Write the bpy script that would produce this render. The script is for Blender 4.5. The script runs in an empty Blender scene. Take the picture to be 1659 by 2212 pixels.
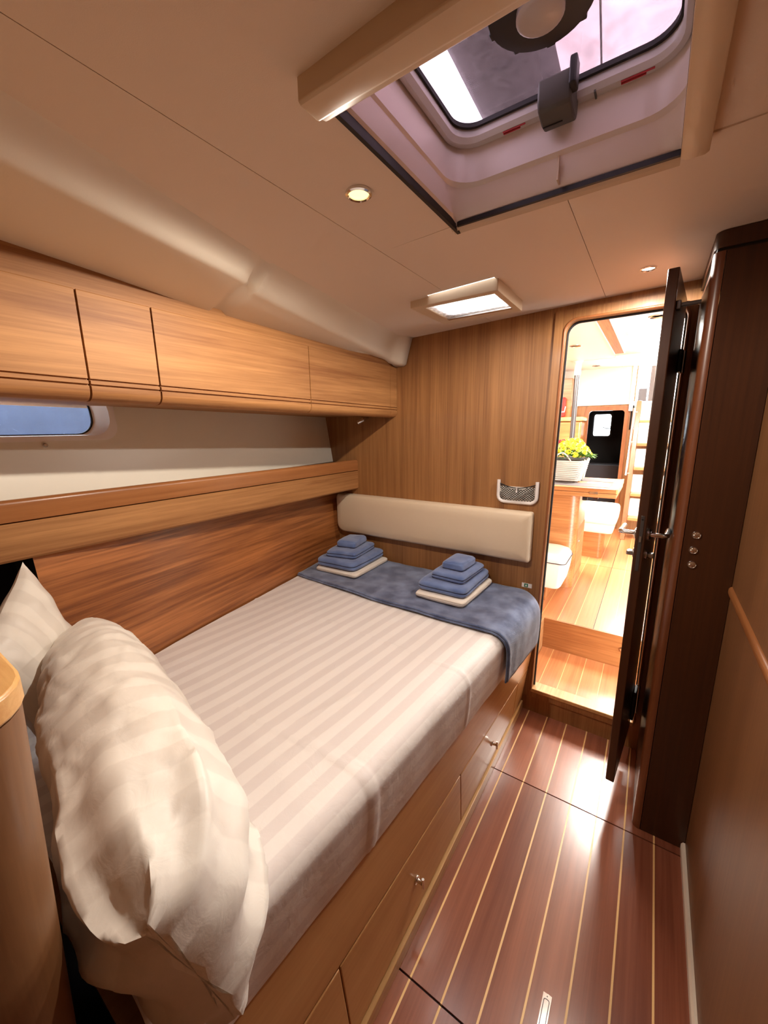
import bpy, bmesh, math, random
from mathutils import Vector, Matrix, noise
random.seed(7)
S = bpy.context.scene
C = S.collection
PI = math.pi

# ---------------------------------------------------------------- camera
cam_d = bpy.data.cameras.new('camera')
cam_d.sensor_fit = 'HORIZONTAL'; cam_d.sensor_width = 36.0; cam_d.lens = 845.0 / 1659.0 * 36.0
cam_d.clip_start = 0.01
cam = bpy.data.objects.new('camera', cam_d); C.objects.link(cam)
_r, _u, _f = (0.8275, 0.5613, -0.0140), (-0.1054, 0.1799, 0.9780), (-0.5515, 0.8078, -0.2081)
cam.matrix_world = Matrix(((_r[0], _u[0], -_f[0], 0), (_r[1], _u[1], -_f[1], 0), (_r[2], _u[2], -_f[2], 1.45), (0, 0, 0, 1)))
S.camera = cam

# ---------------------------------------------------------------- sky, daylight, exposure
S.view_settings.view_transform = 'Standard'
S.view_settings.look = 'None'
S.view_settings.exposure = 0.0
S.view_settings.gamma = 1.0
S.view_settings.use_curve_mapping = False
W = bpy.data.worlds.new('sky'); S.world = W; W.use_nodes = True
_nt = W.node_tree; _nt.nodes.clear()
_o = _nt.nodes.new('ShaderNodeOutputWorld'); _b = _nt.nodes.new('ShaderNodeBackground')
_b.inputs['Color'].default_value = (0.90, 0.95, 1.0, 1)      # even bright overcast
_b.inputs['Strength'].default_value = 16.0
_nt.links.new(_b.outputs[0], _o.inputs[0])
S.cycles.max_bounces = 8; S.cycles.diffuse_bounces = 4; S.cycles.glossy_bounces = 3; S.cycles.transparent_max_bounces = 12
S.cycles.sample_clamp_indirect = 12.0
S.cycles.use_adaptive_sampling = True; S.cycles.adaptive_threshold = 0.08; S.cycles.adaptive_min_samples = 16

def area(name, loc, rot, sx, sy, power, col):
    d = bpy.data.lights.new(name, 'AREA'); d.shape = 'RECTANGLE'; d.size = sx; d.size_y = sy
    d.energy = power; d.color = col
    o = bpy.data.objects.new(name, d); C.objects.link(o); o.location = loc; o.rotation_euler = rot
    return o
# area lamps standing in for daylight at the saloon hatches and companionway
area('daylight_saloon_hatch', (0.02, 3.66, 2.10), (0, 0, 0), 0.44, 0.72, 80, (1.0, 0.93, 0.82))
area('daylight_saloon_hatch', (-1.1, 3.6, 2.045), (0, 0, 0), 0.5, 0.6, 75, (1.0, 0.92, 0.80))  # lamp under a second hatch that is out of view and covered
area('daylight_companionway', (0.15, 5.22, 1.90), (PI / 2 + 0.25, 0, PI), 0.6, 0.32, 60, (1.0, 0.97, 0.92))

# ---------------------------------------------------------------- mesh helpers
class G:
    def __init__(s): s.v = []; s.f = []; s.uv = None
    def add(s, vs, fs):
        n = len(s.v); s.v += [tuple(p) for p in vs]; s.f += [tuple(i + n for i in f) for f in fs]; return s
    def hexa(s, p):
        return s.add(p, [(0, 3, 2, 1), (4, 5, 6, 7), (0, 1, 5, 4), (1, 2, 6, 5), (2, 3, 7, 6), (3, 0, 4, 7)])
    def box(s, a, b):
        x0, y0, z0 = a; x1, y1, z1 = b
        return s.hexa([(x0, y0, z0), (x1, y0, z0), (x1, y1, z0), (x0, y1, z0), (x0, y0, z1), (x1, y0, z1), (x1, y1, z1), (x0, y1, z1)])
    def loft(s, rings, cap=True, closed=True, loop=False):
        n = len(rings[0]); vs = [p for r in rings for p in r]; fs = []
        m = len(rings)
        for i in range(m if loop else m - 1):
            j2 = (i + 1) % m
            for j in range(n if closed else n - 1):
                k = (j + 1) % n
                fs.append((i * n + j, i * n + k, j2 * n + k, j2 * n + j))
        if cap and closed and not loop:
            fs.append(tuple(range(n))); fs.append(tuple((m - 1) * n + j for j in range(n)))
        return s.add(vs, fs)
    def prism(s, poly, fn, t0, t1):          # poly of 2-D points, fn(a, b, t) -> 3-D
        return s.loft([[fn(a, b, t0) for a, b in poly], [fn(a, b, t1) for a, b in poly]])
    def tube(s, pts, r, n=8, loop=False, cap=True):
        pts = [Vector(p) for p in pts]; m = len(pts); rings = []; up = None
        for i in range(m):
            a = pts[(i - 1) % m] if (loop or i) else pts[0]
            b = pts[(i + 1) % m] if (loop or i < m - 1) else pts[-1]
            d = (b - a).normalized()
            if up is None:
                up = Vector((0, 0, 1)) if abs(d.z) < .9 else Vector((1, 0, 0))
            x = d.cross(up)
            if x.length < 1e-6: x = d.orthogonal()
            x.normalize(); y = x.cross(d).normalized(); up = y
            rr = r[i] if isinstance(r, (list, tuple)) else r
            rings.append([pts[i] + x * math.cos(2 * PI * k / n) * rr + y * math.sin(2 * PI * k / n) * rr for k in range(n)])
        return s.loft(rings, cap=cap, loop=loop)
    def lathe(s, prof, c, d=(0, 0, 1), n=24):  # prof of (radius, height) along d from c
        c = Vector(c); d = Vector(d).normalized(); x = d.orthogonal().normalized(); y = d.cross(x)
        return s.loft([[c + d * h + (x * math.cos(2 * PI * k / n) + y * math.sin(2 * PI * k / n)) * max(r, 1e-5) for k in range(n)] for r, h in prof])
    def grid(s, fn, nu, nv, uvfn=None, closed_u=False):
        vs = []; fs = []; uv = []
        for j in range(nv + 1):
            for i in range(nu + (0 if closed_u else 1)):
                vs.append(tuple(fn(i / nu, j / nv)))
        w = nu if closed_u else nu + 1
        for j in range(nv):
            for i in range(nu):
                i2 = (i + 1) % w if closed_u else i + 1
                fs.append((j * w + i, j * w + i2, (j + 1) * w + i2, (j + 1) * w + i))
                if uvfn: uv.append([uvfn(i / nu, j / nv), uvfn((i + 1) / nu, j / nv), uvfn((i + 1) / nu, (j + 1) / nv), uvfn(i / nu, (j + 1) / nv)])
        s.add(vs, fs)
        if uvfn: s.uv = uv
        return s
    def build(s, name, mat, parent=None, smooth=None, bevel=0, seg=2, **kw):
        me = bpy.data.meshes.new(name); me.from_pydata(s.v, [], s.f)
        if s.uv:
            lay = me.uv_layers.new(name='UVMap'); k = 0
            for q in s.uv:
                for t in q: lay.data[k].uv = t; k += 1
        if not s.uv:
            bm = bmesh.new(); bm.from_mesh(me); bmesh.ops.recalc_face_normals(bm, faces=bm.faces); bm.to_mesh(me); bm.free()
        if smooth is not None or bevel:
            me.polygons.foreach_set('use_smooth', [True] * len(me.polygons))
            me.set_sharp_from_angle(angle=math.radians(smooth if smooth else 35))
        me.materials.append(M[mat] if isinstance(mat, str) else mat)
        o = bpy.data.objects.new(name, me); C.objects.link(o)
        if bevel:
            b = o.modifiers.new('bevel', 'BEVEL'); b.width = bevel; b.segments = seg; b.limit_method = 'ANGLE'; b.angle_limit = math.radians(40)
            b.harden_normals = False
        if parent is not None:
            o.parent = parent
            p = parent; off = Vector((0, 0, 0))
            while p is not None: off += p.location; p = p.parent
            o.location = -off
        return tag(o, **kw)

def tag(o, label=None, cat=None, group=None, kind=None):
    if label: o['label'] = label
    if cat: o['category'] = cat
    if group: o['group'] = group
    if kind: o['kind'] = kind
    return o
def thing(name, loc, **kw):
    o = bpy.data.objects.new(name, None); C.objects.link(o); o.location = loc; o.empty_display_size = .05
    return tag(o, **kw)
def box(name, a, b, mat, parent=None, bevel=0, **kw): return G().box(a, b).build(name, mat, parent, bevel=bevel, **kw)
def lerp(a, b, t): return a + (b - a) * t
def interp(tab, y):
    if y <= tab[0][0]: i = 0
    else:
        i = len(tab) - 2
        for k in range(len(tab) - 1):
            if y <= tab[k + 1][0]: i = k; break
    a, b = tab[i], tab[i + 1]; t = (y - a[0]) / (b[0] - a[0])
    return a[1] + (b[1] - a[1]) * t
def rrect(x0, y0, x1, y1, r, n=6):
    if not isinstance(r, (list, tuple)): r = [r] * 4
    out = []
    for (cx, cy, a0, rr) in ((x1 - r[0], y1 - r[0], 0, r[0]), (x0 + r[1], y1 - r[1], 90, r[1]), (x0 + r[2], y0 + r[2], 180, r[2]), (x1 - r[3], y0 + r[3], 270, r[3])):
        for k in range(n + 1):
            a = math.radians(a0 + 90 * k / n); out.append((cx + rr * math.cos(a), cy + rr * math.sin(a)))
    return out
def nz(x, y, z=0, s=1.0): return noise.noise(Vector((x * s, y * s, z * s)))

# ---------------------------------------------------------------- materials
M = {}
def mat(name):
    m = bpy.data.materials.new(name); m.use_nodes = True; M[name] = m
    nt = m.node_tree; b = nt.nodes['Principled BSDF']
    return m, nt, b, nt.nodes.new, nt.links.new
def lin(r, g, b):
    f = lambda c: (c / 255 / 12.92) if c / 255 <= .04045 else ((c / 255 + .055) / 1.055) ** 2.4
    return (f(r), f(g), f(b), 1)
def plain(name, col, rough=.5, metal=0, spec=.5, bump=0, bscale=200, var=0, coat=0, sheen=0):
    m, nt, b, N, L = mat(name)
    b.inputs['Base Color'].default_value = col; b.inputs['Roughness'].default_value = rough; b.inputs['Metallic'].default_value = metal
    b.inputs['Specular IOR Level'].default_value = spec; b.inputs['Coat Weight'].default_value = coat; b.inputs['Coat Roughness'].default_value = .1
    b.inputs['Sheen Weight'].default_value = sheen
    tc = N('ShaderNodeTexCoord')
    if bump:
        n = N('ShaderNodeTexNoise'); n.inputs['Scale'].default_value = bscale; n.inputs['Detail'].default_value = 3
        bp = N('ShaderNodeBump'); bp.inputs['Strength'].default_value = bump; bp.inputs['Distance'].default_value = .002
        L(tc.outputs['Object'], n.inputs['Vector']); L(n.outputs['Fac'], bp.inputs['Height']); L(bp.outputs[0], b.inputs['Normal'])
    if var:
        n = N('ShaderNodeTexNoise'); n.inputs['Scale'].default_value = 9; n.inputs['Detail'].default_value = 5
        mx = N('ShaderNodeMix'); mx.data_type = 'RGBA'
        mx.inputs['A'].default_value = col; mx.inputs['B'].default_value = (col[0] * (1 - var), col[1] * (1 - var), col[2] * (1 - var), 1)
        L(tc.outputs['Object'], n.inputs['Vector']); L(n.outputs['Fac'], mx.inputs['Factor']); L(mx.outputs['Result'], b.inputs['Base Color'])
    return m
def wood(name, axis, dark, light, rough=.38, across=70, along=1.6, coat=.25, lo=.34, hi=.66, streak=.5, rnd=0, flat=None):
    m, nt, b, N, L = mat(name)
    tc = N('ShaderNodeTexCoord'); mp = N('ShaderNodeMapping'); L(tc.outputs['Object'], mp.inputs['Vector'])
    sc = [across] * 3; sc['xyz'.index(axis)] = along
    if flat: sc['xyz'.index(flat)] = .5
    mp.inputs['Scale'].default_value = sc
    n1 = N('ShaderNodeTexNoise'); n1.inputs['Scale'].default_value = 1; n1.inputs['Detail'].default_value = 6; n1.inputs['Roughness'].default_value = .65
    n1.inputs['Distortion'].default_value = .3
    mp2 = N('ShaderNodeMapping'); s2 = [across * .13] * 3; s2['xyz'.index(axis)] = along * .35
    if flat: s2['xyz'.index(flat)] = .5
    mp2.inputs['Scale'].default_value = s2
    L(tc.outputs['Object'], mp2.inputs['Vector'])
    n2 = N('ShaderNodeTexNoise'); n2.inputs['Scale'].default_value = 1; n2.inputs['Detail'].default_value = 3
    L(mp.outputs[0], n1.inputs['Vector']); L(mp2.outputs[0], n2.inputs['Vector'])
    if rnd:
        oi = N('ShaderNodeObjectInfo'); ad = N('ShaderNodeVectorMath'); ad.operation = 'SCALE'
        cb = N('ShaderNodeCombineXYZ'); L(oi.outputs['Random'], cb.inputs[0]); L(oi.outputs['Random'], cb.inputs[1]); L(oi.outputs['Random'], cb.inputs[2])
        L(cb.outputs[0], ad.inputs[0]); ad.inputs['Scale'].default_value = 37
        for q in (mp, mp2): L(ad.outputs[0], q.inputs['Location'])
    ma = N('ShaderNodeMath'); ma.operation = 'MULTIPLY_ADD'; ma.inputs[1].default_value = streak
    mb = N('ShaderNodeMath'); mb.operation = 'MULTIPLY'; mb.inputs[1].default_value = 1 - streak
    L(n2.outputs['Fac'], mb.inputs[0]); L(n1.outputs['Fac'], ma.inputs[0]); L(mb.outputs[0], ma.inputs[2])
    cr = N('ShaderNodeValToRGB'); cr.color_ramp.elements[0].position = lo; cr.color_ramp.elements[1].position = hi
    cr.color_ramp.elements[0].color = dark; cr.color_ramp.elements[1].color = light
    L(ma.outputs[0], cr.inputs['Fac']); out = cr.outputs['Color']
    if rnd:
        hs = N('ShaderNodeHueSaturation'); mr = N('ShaderNodeMapRange'); mr.inputs['To Min'].default_value = 1 - rnd; mr.inputs['To Max'].default_value = 1 + rnd
        L(oi.outputs['Random'], mr.inputs['Value']); L(mr.outputs[0], hs.inputs['Value']); L(out, hs.inputs['Color']); out = hs.outputs['Color']
    L(out, b.inputs['Base Color'])
    b.inputs['Roughness'].default_value = rough; b.inputs['Coat Weight'].default_value = coat; b.inputs['Coat Roughness'].default_value = .18
    bp = N('ShaderNodeBump'); bp.inputs['Strength'].default_value = .12; bp.inputs['Distance'].default_value = .001
    L(n1.outputs['Fac'], bp.inputs['Height']); L(bp.outputs[0], b.inputs['Normal'])
    return m
WD, WL = lin(120, 76, 38), lin(172, 120, 70)
wood('oak_v', 'z', WD, WL, across=150, along=2.2, rough=.5, coat=.05)
wood('oak_h', 'y', lin(134, 84, 42), lin(190, 136, 82), across=110, along=3, rough=.6, coat=0)
wood('oak_post', 'z', lin(92, 48, 25), lin(118, 66, 36), across=60, along=2, rough=.35, coat=.15)
wood('oak_hull', 'y', lin(122, 68, 32), lin(190, 120, 66), across=75, along=2.2, lo=.38, hi=.62, streak=.62, flat='x')
wood('oak_x', 'x', lin(134, 76, 34), lin(196, 132, 76), across=95, along=3)
wood('oak_pale', 'y', lin(176, 128, 74), lin(214, 170, 112), across=80, along=3)
wood('oak_trim', 'y', lin(136, 82, 42), lin(176, 116, 68), across=60, along=2, rough=.35, coat=.12)
wood('oak_trim_z', 'z', lin(124, 70, 36), lin(156, 96, 54), across=60, along=2, rough=.35, coat=.15)
wood('oak_bed', 'y', lin(184, 130, 76), lin(206, 154, 98), across=60, along=2, rough=.34, coat=.35)
wood('oak_shaded', 'z', lin(52, 26, 12), lin(74, 40, 20), across=110, along=2, rough=.34, coat=.12)  # same oak as the bulkhead, with shade put into its colour
wood('oak_wall', 'z', lin(110, 72, 40), lin(130, 88, 52), across=90, along=2, rough=.5, coat=.1)
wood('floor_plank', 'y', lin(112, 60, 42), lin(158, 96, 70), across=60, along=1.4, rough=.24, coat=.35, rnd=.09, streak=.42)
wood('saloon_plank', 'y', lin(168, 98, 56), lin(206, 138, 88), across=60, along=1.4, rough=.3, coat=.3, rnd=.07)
wood('beech', 'x', lin(196, 140, 78), lin(224, 176, 112), across=160, along=20, rough=.4)
plain('inlay', lin(226, 182, 120), .35)
plain('liner', lin(226, 214, 196), .45, bump=.05, bscale=300, var=.03)
plain('liner_white', lin(232, 224, 208), .38, var=.05)
plain('headliner', lin(222, 206, 190), .7, bump=.12, bscale=700)
plain('gelcoat', lin(222, 212, 208), .3)
plain('ring_grey', lin(186, 180, 176), .35)
plain('surround', lin(206, 186, 160), .45)
plain('black', lin(16, 14, 16), .5)
plain('rubber', lin(24, 20, 22), .7)
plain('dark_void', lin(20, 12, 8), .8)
plain('chrome', (.75, .74, .72, 1), .14, 1)
plain('steel', (.55, .54, .53, 1), .25, 1)
plain('dark_metal', (.12, .11, .11, 1), .3, .8)
plain('grey_plastic', lin(74, 72, 68), .5)
plain('pale_plastic', lin(222, 218, 206), .45)
plain('white_plastic', lin(238, 230, 226), .35)
plain('leather', lin(222, 200, 172), .5, bump=.25, bscale=420, var=.04)
plain('leather_white', lin(238, 228, 208), .5, bump=.2, bscale=300)
plain('sheet_plain', lin(236, 226, 214), .75, bump=.2, bscale=90)
plain('green_print', lin(24, 110, 70), .5)
plain('red_cloth', lin(196, 36, 24), .6)
plain('net_black', lin(20, 18, 18), .7)
plain('slate', lin(70, 60, 60), .6, var=.2)
plain('wicker', lin(214, 204, 188), .6, var=.12)
plain('wicker_dark', lin(120, 100, 78), .8)
plain('petal_yellow', lin(236, 214, 20), .6, var=.15)
plain('petal_red', lin(200, 24, 20), .6)
plain('leaf', lin(76, 128, 26), .55, var=.3)
plain('soil', lin(40, 30, 20), .9)

plain('boat_cover', lin(40, 25, 31), .8)
plain('outside_blue', lin(40, 51, 74), .5, var=.5)
plain('deck', lin(220, 215, 205), .6)
plain('red_print', lin(170, 40, 50), .6)

def towel_mat(name, base, var):
    m, nt, b, N, L = mat(name)
    tc = N('ShaderNodeTexCoord'); n = N('ShaderNodeTexNoise'); n.inputs['Scale'].default_value = 14; n.inputs['Detail'].default_value = 6
    n2 = N('ShaderNodeTexNoise'); n2.inputs['Scale'].default_value = 420; n2.inputs['Detail'].default_value = 2
    L(tc.outputs['Object'], n.inputs['Vector']); L(tc.outputs['Object'], n2.inputs['Vector'])
    cr = N('ShaderNodeValToRGB'); cr.color_ramp.elements[0].position = .36; cr.color_ramp.elements[1].position = .68
    cr.color_ramp.elements[0].color = base; cr.color_ramp.elements[1].color = var
    L(n.outputs['Fac'], cr.inputs['Fac']); L(cr.outputs['Color'], b.inputs['Base Color'])
    bp = N('ShaderNodeBump'); bp.inputs['Strength'].default_value = .7; bp.inputs['Distance'].default_value = .003
    L(n2.outputs['Fac'], bp.inputs['Height']); L(bp.outputs[0], b.inputs['Normal'])
    b.inputs['Roughness'].default_value = .9; b.inputs['Sheen Weight'].default_value = .5; b.inputs['Specular IOR Level'].default_value = .1
towel_mat('terry_blue', lin(92, 112, 160), lin(118, 138, 184))
towel_mat('blanket_blue', lin(70, 82, 116), lin(122, 136, 170))

def striped(name, ca, cb, period, duty, ra, rb, wob=.0):
    m, nt, b, N, L = mat(name)
    uv = N('ShaderNodeUVMap'); sp = N('ShaderNodeSeparateXYZ'); L(uv.outputs[0], sp.inputs[0])
    d = N('ShaderNodeMath'); d.operation = 'DIVIDE'; d.inputs[1].default_value = period; L(sp.outputs[0], d.inputs[0])
    fr = N('ShaderNodeMath'); fr.operation = 'FRACT'; L(d.outputs[0], fr.inputs[0])
    pp = N('ShaderNodeMath'); pp.operation = 'PINGPONG'; pp.inputs[1].default_value = .5; L(fr.outputs[0], pp.inputs[0])
    mr = N('ShaderNodeMapRange'); mr.inputs['From Min'].default_value = .25 * duty * 2 - .02; mr.inputs['From Max'].default_value = .25 * duty * 2 + .02
    L(pp.outputs[0], mr.inputs['Value'])
    mx = N('ShaderNodeMix'); mx.data_type = 'RGBA'; mx.inputs['A'].default_value = ca; mx.inputs['B'].default_value = cb
    L(mr.outputs[0], mx.inputs['Factor']); L(mx.outputs['Result'], b.inputs['Base Color'])
    mr2 = N('ShaderNodeMapRange'); mr2.inputs['To Min'].default_value = ra; mr2.inputs['To Max'].default_value = rb
    L(mr.outputs[0], mr2.inputs['Value']); L(mr2.outputs[0], b.inputs['Roughness'])
    tc = N('ShaderNodeTexCoord'); n = N('ShaderNodeTexNoise'); n.inputs['Scale'].default_value = 26; n.inputs['Detail'].default_value = 5; n.inputs['Distortion'].default_value = 1.0
    bp = N('ShaderNodeBump'); bp.inputs['Strength'].default_value = .22; bp.inputs['Distance'].default_value = .004
    L(tc.outputs['Object'], n.inputs['Vector']); L(n.outputs['Fac'], bp.inputs['Height']); L(bp.outputs[0], b.inputs['Normal'])
    b.inputs['Sheen Weight'].default_value = .15
striped('sheet_stripe', lin(240, 233, 228), lin(229, 220, 216), .062, .5, .78, .55)
striped('pillow_stripe', lin(238, 231, 220), lin(230, 222, 211), .075, .5, .75, .45)

def pane(name, tint, gloss=.06, trans=0, tcol=(1, 1, 1, 1), nscale=60, scratch=0):
    m, nt, b, N, L = mat(name); nt.nodes.remove(b)
    out = [n for n in nt.nodes if n.type == 'OUTPUT_MATERIAL'][0]
    t = N('ShaderNodeBsdfTransparent'); t.inputs[0].default_value = tint
    g = N('ShaderNodeBsdfGlossy'); g.inputs['Roughness'].default_value = .12
    ms = N('ShaderNodeMixShader'); ms.inputs[0].default_value = gloss; L(t.outputs[0], ms.inputs[1]); L(g.outputs[0], ms.inputs[2]); last = ms
    if trans:
        tl = N('ShaderNodeBsdfTranslucent'); tl.inputs[0].default_value = tcol
        m2 = N('ShaderNodeMixShader'); L(ms.outputs[0], m2.inputs[1]); L(tl.outputs[0], m2.inputs[2])
        tc = N('ShaderNodeTexCoord'); n = N('ShaderNodeTexNoise'); n.inputs['Scale'].default_value = nscale; n.inputs['Detail'].default_value = 8; n.inputs['Distortion'].default_value = scratch
        mr = N('ShaderNodeMapRange'); mr.inputs['From Min'].default_value = .35; mr.inputs['From Max'].default_value = .75; mr.inputs['To Min'].default_value = trans * .5; mr.inputs['To Max'].default_value = min(1, trans * 1.6)
        L(tc.outputs['Object'], n.inputs['Vector']); L(n.outputs['Fac'], mr.inputs['Value']); L(mr.outputs[0], m2.inputs[0]); last = m2
    L(last.outputs[0], out.inputs[0])
pane('hatch_acrylic', (.50, .43, .47, 1), .04, .03, (.72, .62, .64, 1), 130, .4)
pane('canvas', (.03, .03, .03, 1), .0, .80, (.56, .46, .45, 1), 5, .6)
pane('clear_acrylic', (.9, .9, .9, 1), .05)
pane('port_glass', (.86, .90, .95, 1), .05, .022, (.9, .95, 1, 1), 38, 3.5)
pane('white_acrylic', (.85, .85, .85, 1), .02, .62, (1, 1, 1, 1))

def emit(name, col, s):
    m, nt, b, N, L = mat(name)
    b.inputs['Base Color'].default_value = (0, 0, 0, 1); b.inputs['Emission Color'].default_value = col; b.inputs['Emission Strength'].default_value = s
emit('lamp_warm', (1.0, .74, .26, 1), 2.6)
emit('lamp_white', (1.0, .93, .82, 1), 12)

# ================================================================ THE SETTING: cabin shell
YB = 1.893                                    # forward face of the cabin bulkhead
def zc(x): return 1.952 + 0.037 * min(x, 0.1)  # cambered headliner

# ---- floor: planks and pale inlay strips on a dark bearer
floor = box('floor', (-.52, -1.2, -.06), (.30, YB, -.006), 'dark_void', kind='structure')
floor['label'] = 'glossy red-brown plank cabin floor with pale inlay strips'
SX = [-.391 + .0903 * k for k in range(7)]
edges = [-.47] + SX + [.234]
panels = [(1.4455, YB), (.6685, 1.4405), (-1.2, .6635)]
for (y0, y1) in panels:
    for i in range(len(edges) - 1):
        a = edges[i] + (.0028 if i else 0); b = edges[i + 1] - (.0028 if i < len(edges) - 2 else 0)
        box('plank', (a, y0, -.006), (b, y1, 0), 'floor_plank', floor)
    for x in SX:
        box('inlay_strip', (x - .0026, y0, -.006), (x + .0026, y1, -.0003), 'inlay', floor)

# ---- forward bulkhead with the doorway
wf = G()
wf.box((-1.95, YB, -.06), (-.396, YB + .03, 2.12))
wf.box((-.396, YB, 1.905), (.36, YB + .03, 2.12))
wf.box((-.396, YB, -.06), (.36, YB + .03, .095))
wf.box((.092, YB, .095), (.36, YB + .03, 1.905))
wall_front = wf.build('wall_front', 'oak_v', kind='structure', label='vertical grained oak bulkhead at the foot of the bed')

def xl(z): return -.385 + .0175 * (z - .13)    # left jamb leans a little
def door_loop(off, r):
    x1 = .056 + off; zt = 1.878 + off; zb = .132 - off; pts = []
    pts.append((xl(zb) - off, zb))
    n = 8
    cx, cz = xl(zt) - off + r, zt - r
    for k in range(n + 1):
        a = PI - (PI / 2) * k / n
        pts.append((cx + r * math.cos(a), cz + r * math.sin(a)))
    cx = x1 - r
    for k in range(n + 1):
        a = PI / 2 - (PI / 2) * k / n
        pts.append((cx + r * math.cos(a), cz + r * math.sin(a)))
    pts.append((x1, zb))
    return pts
li, lo_ = door_loop(0, .05), door_loop(.043, .010)
g = G()
y0, y1 = YB - .008, YB + .045
g.loft([[(x, y0, z) for x, z in li], [(x, y0, z) for x, z in lo_], [(x, y1, z) for x, z in lo_], [(x, y1, z) for x, z in li]], loop=True)
fr = g.build('trim_1', 'oak_v', smooth=30, kind='structure', label='oak door casing with a rounded top corner')
G().tube([(x, y0 + .001, z) for x, z in door_loop(.004, .05)][:-1] + [(.060, y0 + .001, .14)], .0055, 8).build('edge_bead', 'oak_trim_z', fr, smooth=60)
G().tube([(x, y1 - .012, z) for x, z in door_loop(-.002, .05)], .006, 6).build('door_seal', 'rubber', fr, smooth=60)
box('strike_plate', (xl(1.05) - .0035, YB - .009, 1.0), (xl(1.05) + .0005, YB + .006, 1.12), 'steel', fr)
box('threshold', (-.39, YB - .012, .118), (.058, YB + .06, .137), 'oak_pale', fr, bevel=.003)

# ---- right wall, its rail and skirting
wr = G(); wr.box((.238, -1.2, -.06), (.30, YB, 2.1))
wall_right = wr.build('wall_right', 'oak_wall', kind='structure', label='plain brown veneered wall along the right side')
prof = [(.238, .948), (.233, .951), (.231, .957), (.2305, .964), (.231, .971), (.234, .976), (.238, .978)]
G().prism(prof, lambda a, b, t: (a, t, b), -1.2, 1.474).build('trim_2', 'oak_trim', smooth=60, kind='structure', label='polished wooden handrail moulding along the right wall')
G().prism([(.2375, 0.0005), (.226, 0.0005), (.226, .022), (.231, .03), (.2375, .03)], lambda a, b, t: (a, t, b), -1.2, 1.474).build('baseboard_right', 'liner', kind='structure', label='narrow pale skirting strip along the right wall')
box('wall_back', (-2.0, -1.24, -.06), (.30, -1.2, 2.1), 'oak_v', kind='structure', label='oak bulkhead behind the camera')

# ---- headliner: backing with openings, separate panels with seams
E1 = [(-1.2, -.50), (.25, -.819), (.777, -.948), (1.3, -1.045), (1.80, -1.130), (1.84, -1.105), (1.9, -1.095)]
E2 = [(-1.2, -.56), (.25, -.885), (.78, -1.007), (.89, -1.06), (1.35, -1.125), (1.80, -1.183), (1.84, -1.15), (1.9, -1.135)]
E2z = [(-1.2, 1.885), (.25, 1.872), (.78, 1.868), (.89, 1.860), (1.35, 1.833), (1.80, 1.803), (1.84, 1.785), (1.9, 1.777)]
E3z = [(-1.2, 1.90), (.32, 1.864), (.763, 1.826), (1.3, 1.812), (1.84, 1.800), (1.9, 1.775)]
HX0, HX1, HY0, HY1 = -.457, -.008, .50, .998          # big hatch
SX0, SX1, SY0, SY1 = -.742, -.492, 1.385, 1.585       # small hatch
def slab(g, x0, x1, ya, yb, up=0, th=.012):
    f0 = x0 if callable(x0) else (lambda y: x0)
    f1 = x1 if callable(x1) else (lambda y: x1)
    n = 14 if callable(x0) else 1
    for k in range(n):
        p, q = lerp(ya, yb, k / n), lerp(ya, yb, (k + 1) / n)
        a, b, c, d = (f0(p), p), (f1(p), p), (f1(q), q), (f0(q), q)
        lo4 = [(x, y, zc(x) + up) for x, y in (a, b, c, d)]; hi4 = [(x, y, zc(x) + up + th) for x, y in (a, b, c, d)]
        g.hexa(lo4 + hi4)
e1 = lambda y: interp(E1, y)
bk = G()
for (x0, x1, ya, yb) in ((-2.0, .30, -1.2, HY0), (-2.0, HX0, HY0, HY1), (HX1, .30, HY0, HY1), (-2.0, .30, HY1, SY0), (-2.0, SX0, SY0, SY1), (SX1, .30, SY0, SY1), (-2.0, .30, SY1, YB)):
    slab(bk, x0, x1, ya, yb, .013, .03)
ceil = bk.build('ceiling', 'deck', kind='structure', label='beige headliner ceiling in seamed panels')
s1, s2 = -.677, -.2155
pa = G()
for ya, yb, x1 in ((-1.2, SY0, s1 - .0007), (SY0, SY1, SX0), (SY1, YB, s1 - .0007)):
    slab(pa, e1, x1, ya, yb)
pa.build('panel', 'headliner', ceil)
pb = G()
for x0, x1, ya, yb in ((s1 + .0007, .238, -1.2, HY0), (s1 + .0007, HX0, HY0, HY1), (HX1, .238, HY0, HY1), (s1 + .0007, .238, HY1, 1.04), (s1 + .0007, s2 - .0007, 1.04, SY0), (SX1, s2 - .0007, SY0, SY1), (s1 + .0007, s2 - .0007, SY1, YB)):
    slab(pb, x0, x1, ya, yb)
pb.build('panel', 'headliner', ceil)
pc_ = G(); slab(pc_, s2 + .0007, .238, 1.0412, YB); pc_.build('panel', 'headliner', ceil)

# ---- moulded side of the headliner, a step and a sloping band down to the lockers, with one moulded rib
rows = [-1.2, -.6, -.1, .25, .5, .7, .775, .80, .815, .845, .86, .885, .95, 1.1, 1.3, 1.5, 1.7, 1.79, 1.815, 1.84, 1.889]
def side_row(y):
    d = .020 if .81 < y < .85 else 0
    x1, x2, z2, z3 = interp(E1, y), interp(E2, y), interp(E2z, y), interp(E3z, y)
    z1 = zc(x1) + .004
    sx = -.018 if d else 0
    return [(x1 + .03, y, z1 + .006), (x1 + .012, y, z1 + .002), (x1 + sx, y, z1 - .004 + d * .2), (lerp(x1, x2, .25) + sx, y, lerp(z1, z2, .25)), (lerp(x1, x2, .75) + sx, y, lerp(z1, z2, .75) + d),
            (lerp(x1, x2, .93) + sx, y, lerp(z1, z2, .95) + d), (x2 - .012 + sx, y, z2 - .001 + d), (x2 - .04, y, lerp(z2, z3, .12) + d), (-1.205, y, z3 + d * .6), (-1.30, y, z3 + .03)]
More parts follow.
